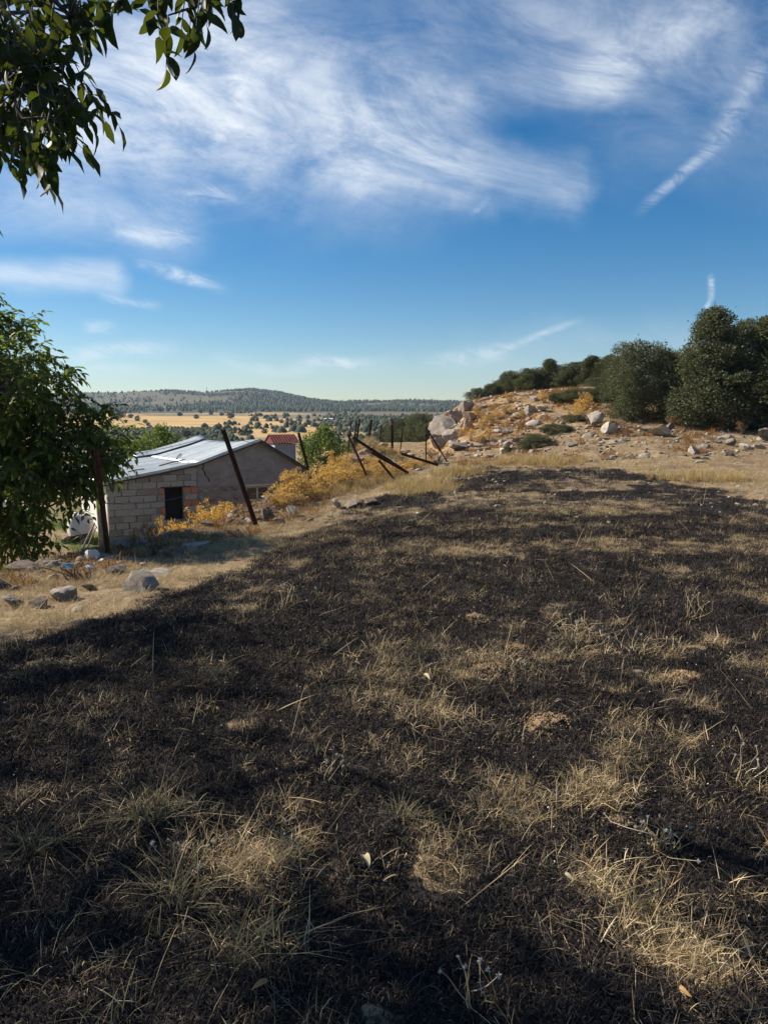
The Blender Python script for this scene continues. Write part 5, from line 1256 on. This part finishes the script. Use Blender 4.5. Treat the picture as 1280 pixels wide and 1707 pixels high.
# straw tufts and matted straw where the fire passed by
for nm_, coln, parts, sd_, lb in (('dry_grass', C_STRAW, ((8500, .8, 5), (32000, 5, 13), (70000, 13, 50)), 3, 'short dry straw-coloured grass in unburnt patches'), ('matted_straw', C_MAT, ((11500, .8, 5), (34000, 5, 13), (50000, 13, 44)), 4, 'matted dead straw lying on the field')):
    X, Y_, S_ = [], [], []
    for n, r0, r1 in parts:
        x, y, rs = sector(n, r0, r1, 40, sd_ * 100 + int(r1)); b = burn_mask(x, y); f = .55 * fbm(x * 1.1, y * 1.1, 55, 4) + .45 * fbm(x * 5.5, y * 5.5, 56, 3)
        pr = (1 - b) ** 1.9 * (.10 + .90 * sst(.40, .60, f)) * (.45 + .55 * sst(.36, .58, fbm(x * .35, y * .35, 57, 3))) + .016; pr = np.where((y > 24) & (x > 2), pr * .8, pr); pr = np.where((edge_s(x, y) > -1.1) & (y > 8.6) & (y < 22), pr * .6, pr); pr = np.where(edge_s(x, y) > .3, .12, pr)
        k = rs.random(n) < pr; X.append(x[k]); Y_.append(y[k]); S_.append(rs.uniform(.55, 1.15, k.sum()) * (1 if r1 < 14 else 1.25))
    scatter(nm_, np.concatenate(X), np.concatenate(Y_), np.concatenate(S_), coln, 8, lb, sd_)
# loose stems lying about
x, y, rs = sector(3600, 1, 15, 38, 9); k = rs.random(len(x)) < .3 + .7 * sst(.42, .62, fbm(x * .9, y * .9, 58, 3)); x, y = x[k], y[k]
scatter('loose_straw', x, y, np.random.default_rng(3).uniform(.5, 1.5, len(x)), C_STEM, 14, 'single pale straw stems strewn over the burnt ground', 15, .3)
# tall yellow grass
X, Y_ = [], []
rs = np.random.default_rng(14)
for cx, cy, ax, ay in TALL:
    n = int(min(420, 40 + ax * ay * 40)); a = rs.uniform(0, 6.283, n); q_ = np.sqrt(rs.random(n)); X.append(cx + ax * q_ * np.cos(a) + rs.normal(size=n) * .1); Y_.append(cy + ay * q_ * np.sin(a) + rs.normal(size=n) * .2)
yb = rs.uniform(17, 30, 500); X.append(np.interp(yb, EDGE_Y, EDGE_X) + rs.normal(.5, .5, 500)); Y_.append(yb)
X, Y_ = np.concatenate(X), np.concatenate(Y_)
scatter('tall_grass', X, Y_, rs.uniform(.5, 1.1, len(X)), C_TALL, 6, 'upright yellow dry grass at the upper burn edge and fence', 6)
C_RUS = proto_col('russet', [tuft(670 + i, 40, .12, .06, .22, .010, .7, .5) for i in range(5)], M_RUSTLEAF)
x = rs.uniform(2.5, 18, 5200); y = rs.uniform(23, 46, 5200); k = rs.random(5200) < sst(.45, .62, fbm(x * .8, y * .8, 59, 4)); x, y = x[k], y[k]
scatter('brown_weeds', x, y, rs.uniform(.5, 1.3, len(x)), C_RUS, 5, 'low brown dead weeds on the mound and before the oaks', 8)
x = rs.uniform(-5.5, 1.5, 4200); y = rs.uniform(8, 32, 4200); k = (np.abs(edge_s(x, y)) < 1.3) & (rs.random(4200) < .8); x, y = x[k], y[k]
scatter('brown_weeds', x, y, rs.uniform(.4, 1.0, len(x)), C_RUS, 5, 'low brown dead weeds on the terrace bank', 9)
# yard grass
x = rs.uniform(-26, -5, 9000); y = rs.uniform(11, 30, 9000); k = (edge_s(x, y) > 2.3) & (rs.random(9000) < sst(.36, .55, fbm(x * .5, y * .5, 33, 3)) + .12); x, y = x[k], y[k]
hx, hy = (x - hp[0]) * math.cos(HTH) + (y - hp[1]) * math.sin(HTH), -(x - hp[0]) * math.sin(HTH) + (y - hp[1]) * math.cos(HTH); k = ~((hx > -.1) & (hy > -.1) & (hx < 7.2)); x, y = x[k], y[k]
scatter('yard_grass', x, y, rs.uniform(.7, 1.4, len(x)), C_GRN, 6, 'green grass in the yard below the terrace', 7)
# grey-green living tufts, each a plant of its own
sg_ = []
for i in range(3):
    Vv, Ff = tuft(760 + i, 120, .085, .08, .24, .0028, .8, 1.0); me = fast_mesh('blades', Vv, Ff); me.materials.append(M_SAGE); sg_.append(me)
for i, (u, v, s, lb) in enumerate([(255, 1360, 1.1, 'large arching grey-green grass tuft in the shade'), (672, 1362, .55, 'small green grass tuft in the middle of the burnt ground'), (1062, 1520, .55, 'pale grass tuft beside the lit straw patch'),
                                   (300, 1500, 1.0, 'tangled grass tuft in the dark foreground shade'), (430, 1600, 1.1, 'sprawling grass tuft at the bottom of the photo'), (700, 1085, .6, 'thin grass tuft beside the trodden path'), (360, 1130, .7, 'faint grass tuft on the burnt slope below the shadow patch'),
                                   (60, 1420, .8, 'dim grass tuft at the dark photo edge')]):
    p = hit(u, v); o = obj('grass_tuft', sg_[i % 3]); o.location = p; o.scale = (s,) * 3; o.rotation_euler = (0, 0, i * 1.7); tag(o, lb, 'grass tuft', 'living grass tufts in the burn')
# dried plants with pale fluffy heads
M_FLUFF = plain('pale_seed_head', (.50, .47, .41), (.70, .67, .59), 30, .9)
def thistle(u, v, wpx, hpx, n, seed, label):
    rs = np.random.default_rng(seed); p = hit(u, v); k = p[1] / FPX; st = MB(); hd = []
    for _ in range(n):
        a = np.array([rs.normal() * .03, rs.normal() * .03, -.02]); b = np.array([rs.normal() * wpx * k * .33, rs.normal() * wpx * k * .25, hpx * k * rs.uniform(.35, 1.05)]); limb(st, a, b, .0022, .0012, rs, .16, 6, 4)
        if rs.random() < .75: hd.append((b, rs.uniform(.004, .0125)))
    root = empty('dried_thistle', tuple(p)); st.build('stem', M_STRAW, root)
    for b, r_ in hd:
        m_ = 46; d = unit(rs.normal(size=(m_, 3))); Vv, Ff = stamp(np.array([(0, -.10, 0), (0, .10, 0), (1, 0, 0)]), np.array([(0, 1, 2)]), frames(d, rs.uniform(0, 3, m_)), np.tile(b, (m_, 1)), r_ * rs.uniform(.8, 1.2, m_))
        obj('seed_head', fast_mesh('seed_head', Vv, Ff), M_FLUFF, root)
    tag(root, label, 'plant', 'dried thistles with pale heads')
for a in ((1095, 1410, 120, 50, 34, 1, 'sprawling dried thistle with many white fluffy heads'), (965, 1075, 110, 46, 36, 2, 'dried bushy weed with pale heads beside the straw tangle'), (1150, 1030, 60, 60, 14, 3, 'tall thin dried weed on the upper burnt ground'),
          (1230, 1290, 60, 60, 8, 4, 'thin bare dried stalks near the photo edge'), (320, 1440, 120, 60, 14, 5, 'dried weed with dim seed heads in the shade'), (480, 1010, 60, 40, 14, 6, 'dried weed at the edge of the shadow patch'),
          (560, 1300, 60, 50, 12, 7, 'dried weed stalks in the lit middle of the burnt ground'), (1060, 1090, 90, 40, 16, 8, 'straggly dried weed beside the white stone'), (890, 1120, 60, 34, 8, 9, 'sparse dried stalks behind the largest soil mound'), (800, 1680, 110, 110, 9, 10, 'bare forked stalks in the shadow at the bottom of the photo')):
    thistle(*a)
x, y, rs = sector(420, 2.4, 9, 34, 12); T = np.array([(1, 0, 0), (-1, 0, 0), (0, 1, 0), (0, -1, 0), (0, 0, 1), (0, 0, -1)], float); Fq = np.array([(0, 2, 4), (2, 1, 4), (1, 3, 4), (3, 0, 4), (2, 0, 5), (1, 2, 5), (3, 1, 5), (0, 3, 5)])
Vv, Ff = stamp(T, Fq, frames(rs.normal(size=(420, 3))), np.stack([x, y, H(x, y) + .02 + .05 * rs.random(420)], 1), rs.uniform(.0018, .0055, 420))
tag(obj('seed_fluff', fast_mesh('seed_fluff', Vv, Ff), M_FLUFF), 'tiny pale seed heads and ash flakes dotted over the burn', kind='stuff')
# fallen walnut leaves
M_BROWN = leafmat('dead_leaf', [(0, (.22, .10, .045)), (.5, (.36, .20, .085)), (1, (.58, .42, .20))], .25, (.4, .2, .06), .7, .2)
M_PALELEAF = leafmat('pale_dead_leaf', [(0, (.55, .45, .26)), (1, (.66, .56, .36))], .25, (.5, .4, .2), .7, .2)
for i, (u, v, s, m, lb) in enumerate([(515, 1424, .075, M_BROWN, 'reddish brown fallen leaf on the lit burnt ground'), (608, 1440, .085, M_PALELEAF, 'long curled yellow fallen leaf on the burnt ground'), (664, 1475, .07, M_PALELEAF, 'pale torn fallen leaf at the shadow edge'), (1088, 1622, .06, M_BROWN, 'rust-brown fallen leaf in the lit straw'),
                                     (1130, 1665, .045, M_BROWN, 'brown fallen leaf below the rust-brown one'), (940, 1472, .05, M_PALELEAF, 'small buff fallen leaf on burnt ground'), (450, 1655, .065, M_BROWN, 'large dim brown leaf in the foreground shade'), (705, 1135, .09, M_PALELEAF, 'pale curled leaf strip beside the trodden path'), (1050, 1232, .08, M_PALELEAF, 'pale splintered leaf near the largest soil mound'),
                                     (935, 1178, .06, M_PALELEAF, 'dry leaf standing behind the largest soil mound')]):
    me = LF[i % 8].copy(); me.materials.clear(); me.materials.append(m); p = hit(u, v); o = obj('fallen_leaf', me); o.location = (p[0], p[1], p[2] + .035); o.scale = (s * .8, s * .7, s * .8); o.rotation_euler = (rt.uniform(-.4, .4), rt.uniform(-.5, .2), rt.uniform(0, 6)); tag(o, lb, 'leaf', 'fallen leaves')

# ------------------------------------------------------------------ haze over the valley
HZ = 0.00015
if HZ > 0:
    nt = material('thin_haze'); pv = nt.n('ShaderNodeVolumePrincipled'); pv.inputs['Color'].default_value = (.55, .72, .95, 1); pv.inputs['Density'].default_value = HZ; pv.inputs['Anisotropy'].default_value = .2
    nt.lk(pv.outputs[0], nt.out.inputs['Volume'])
    mb = MB(); mb.box((0, 0, 15), (5400, 5400, 190)); hz = mb.build('haze', nt.mat); tag(hz, 'thin bluish haze over the valley', kind='stuff')
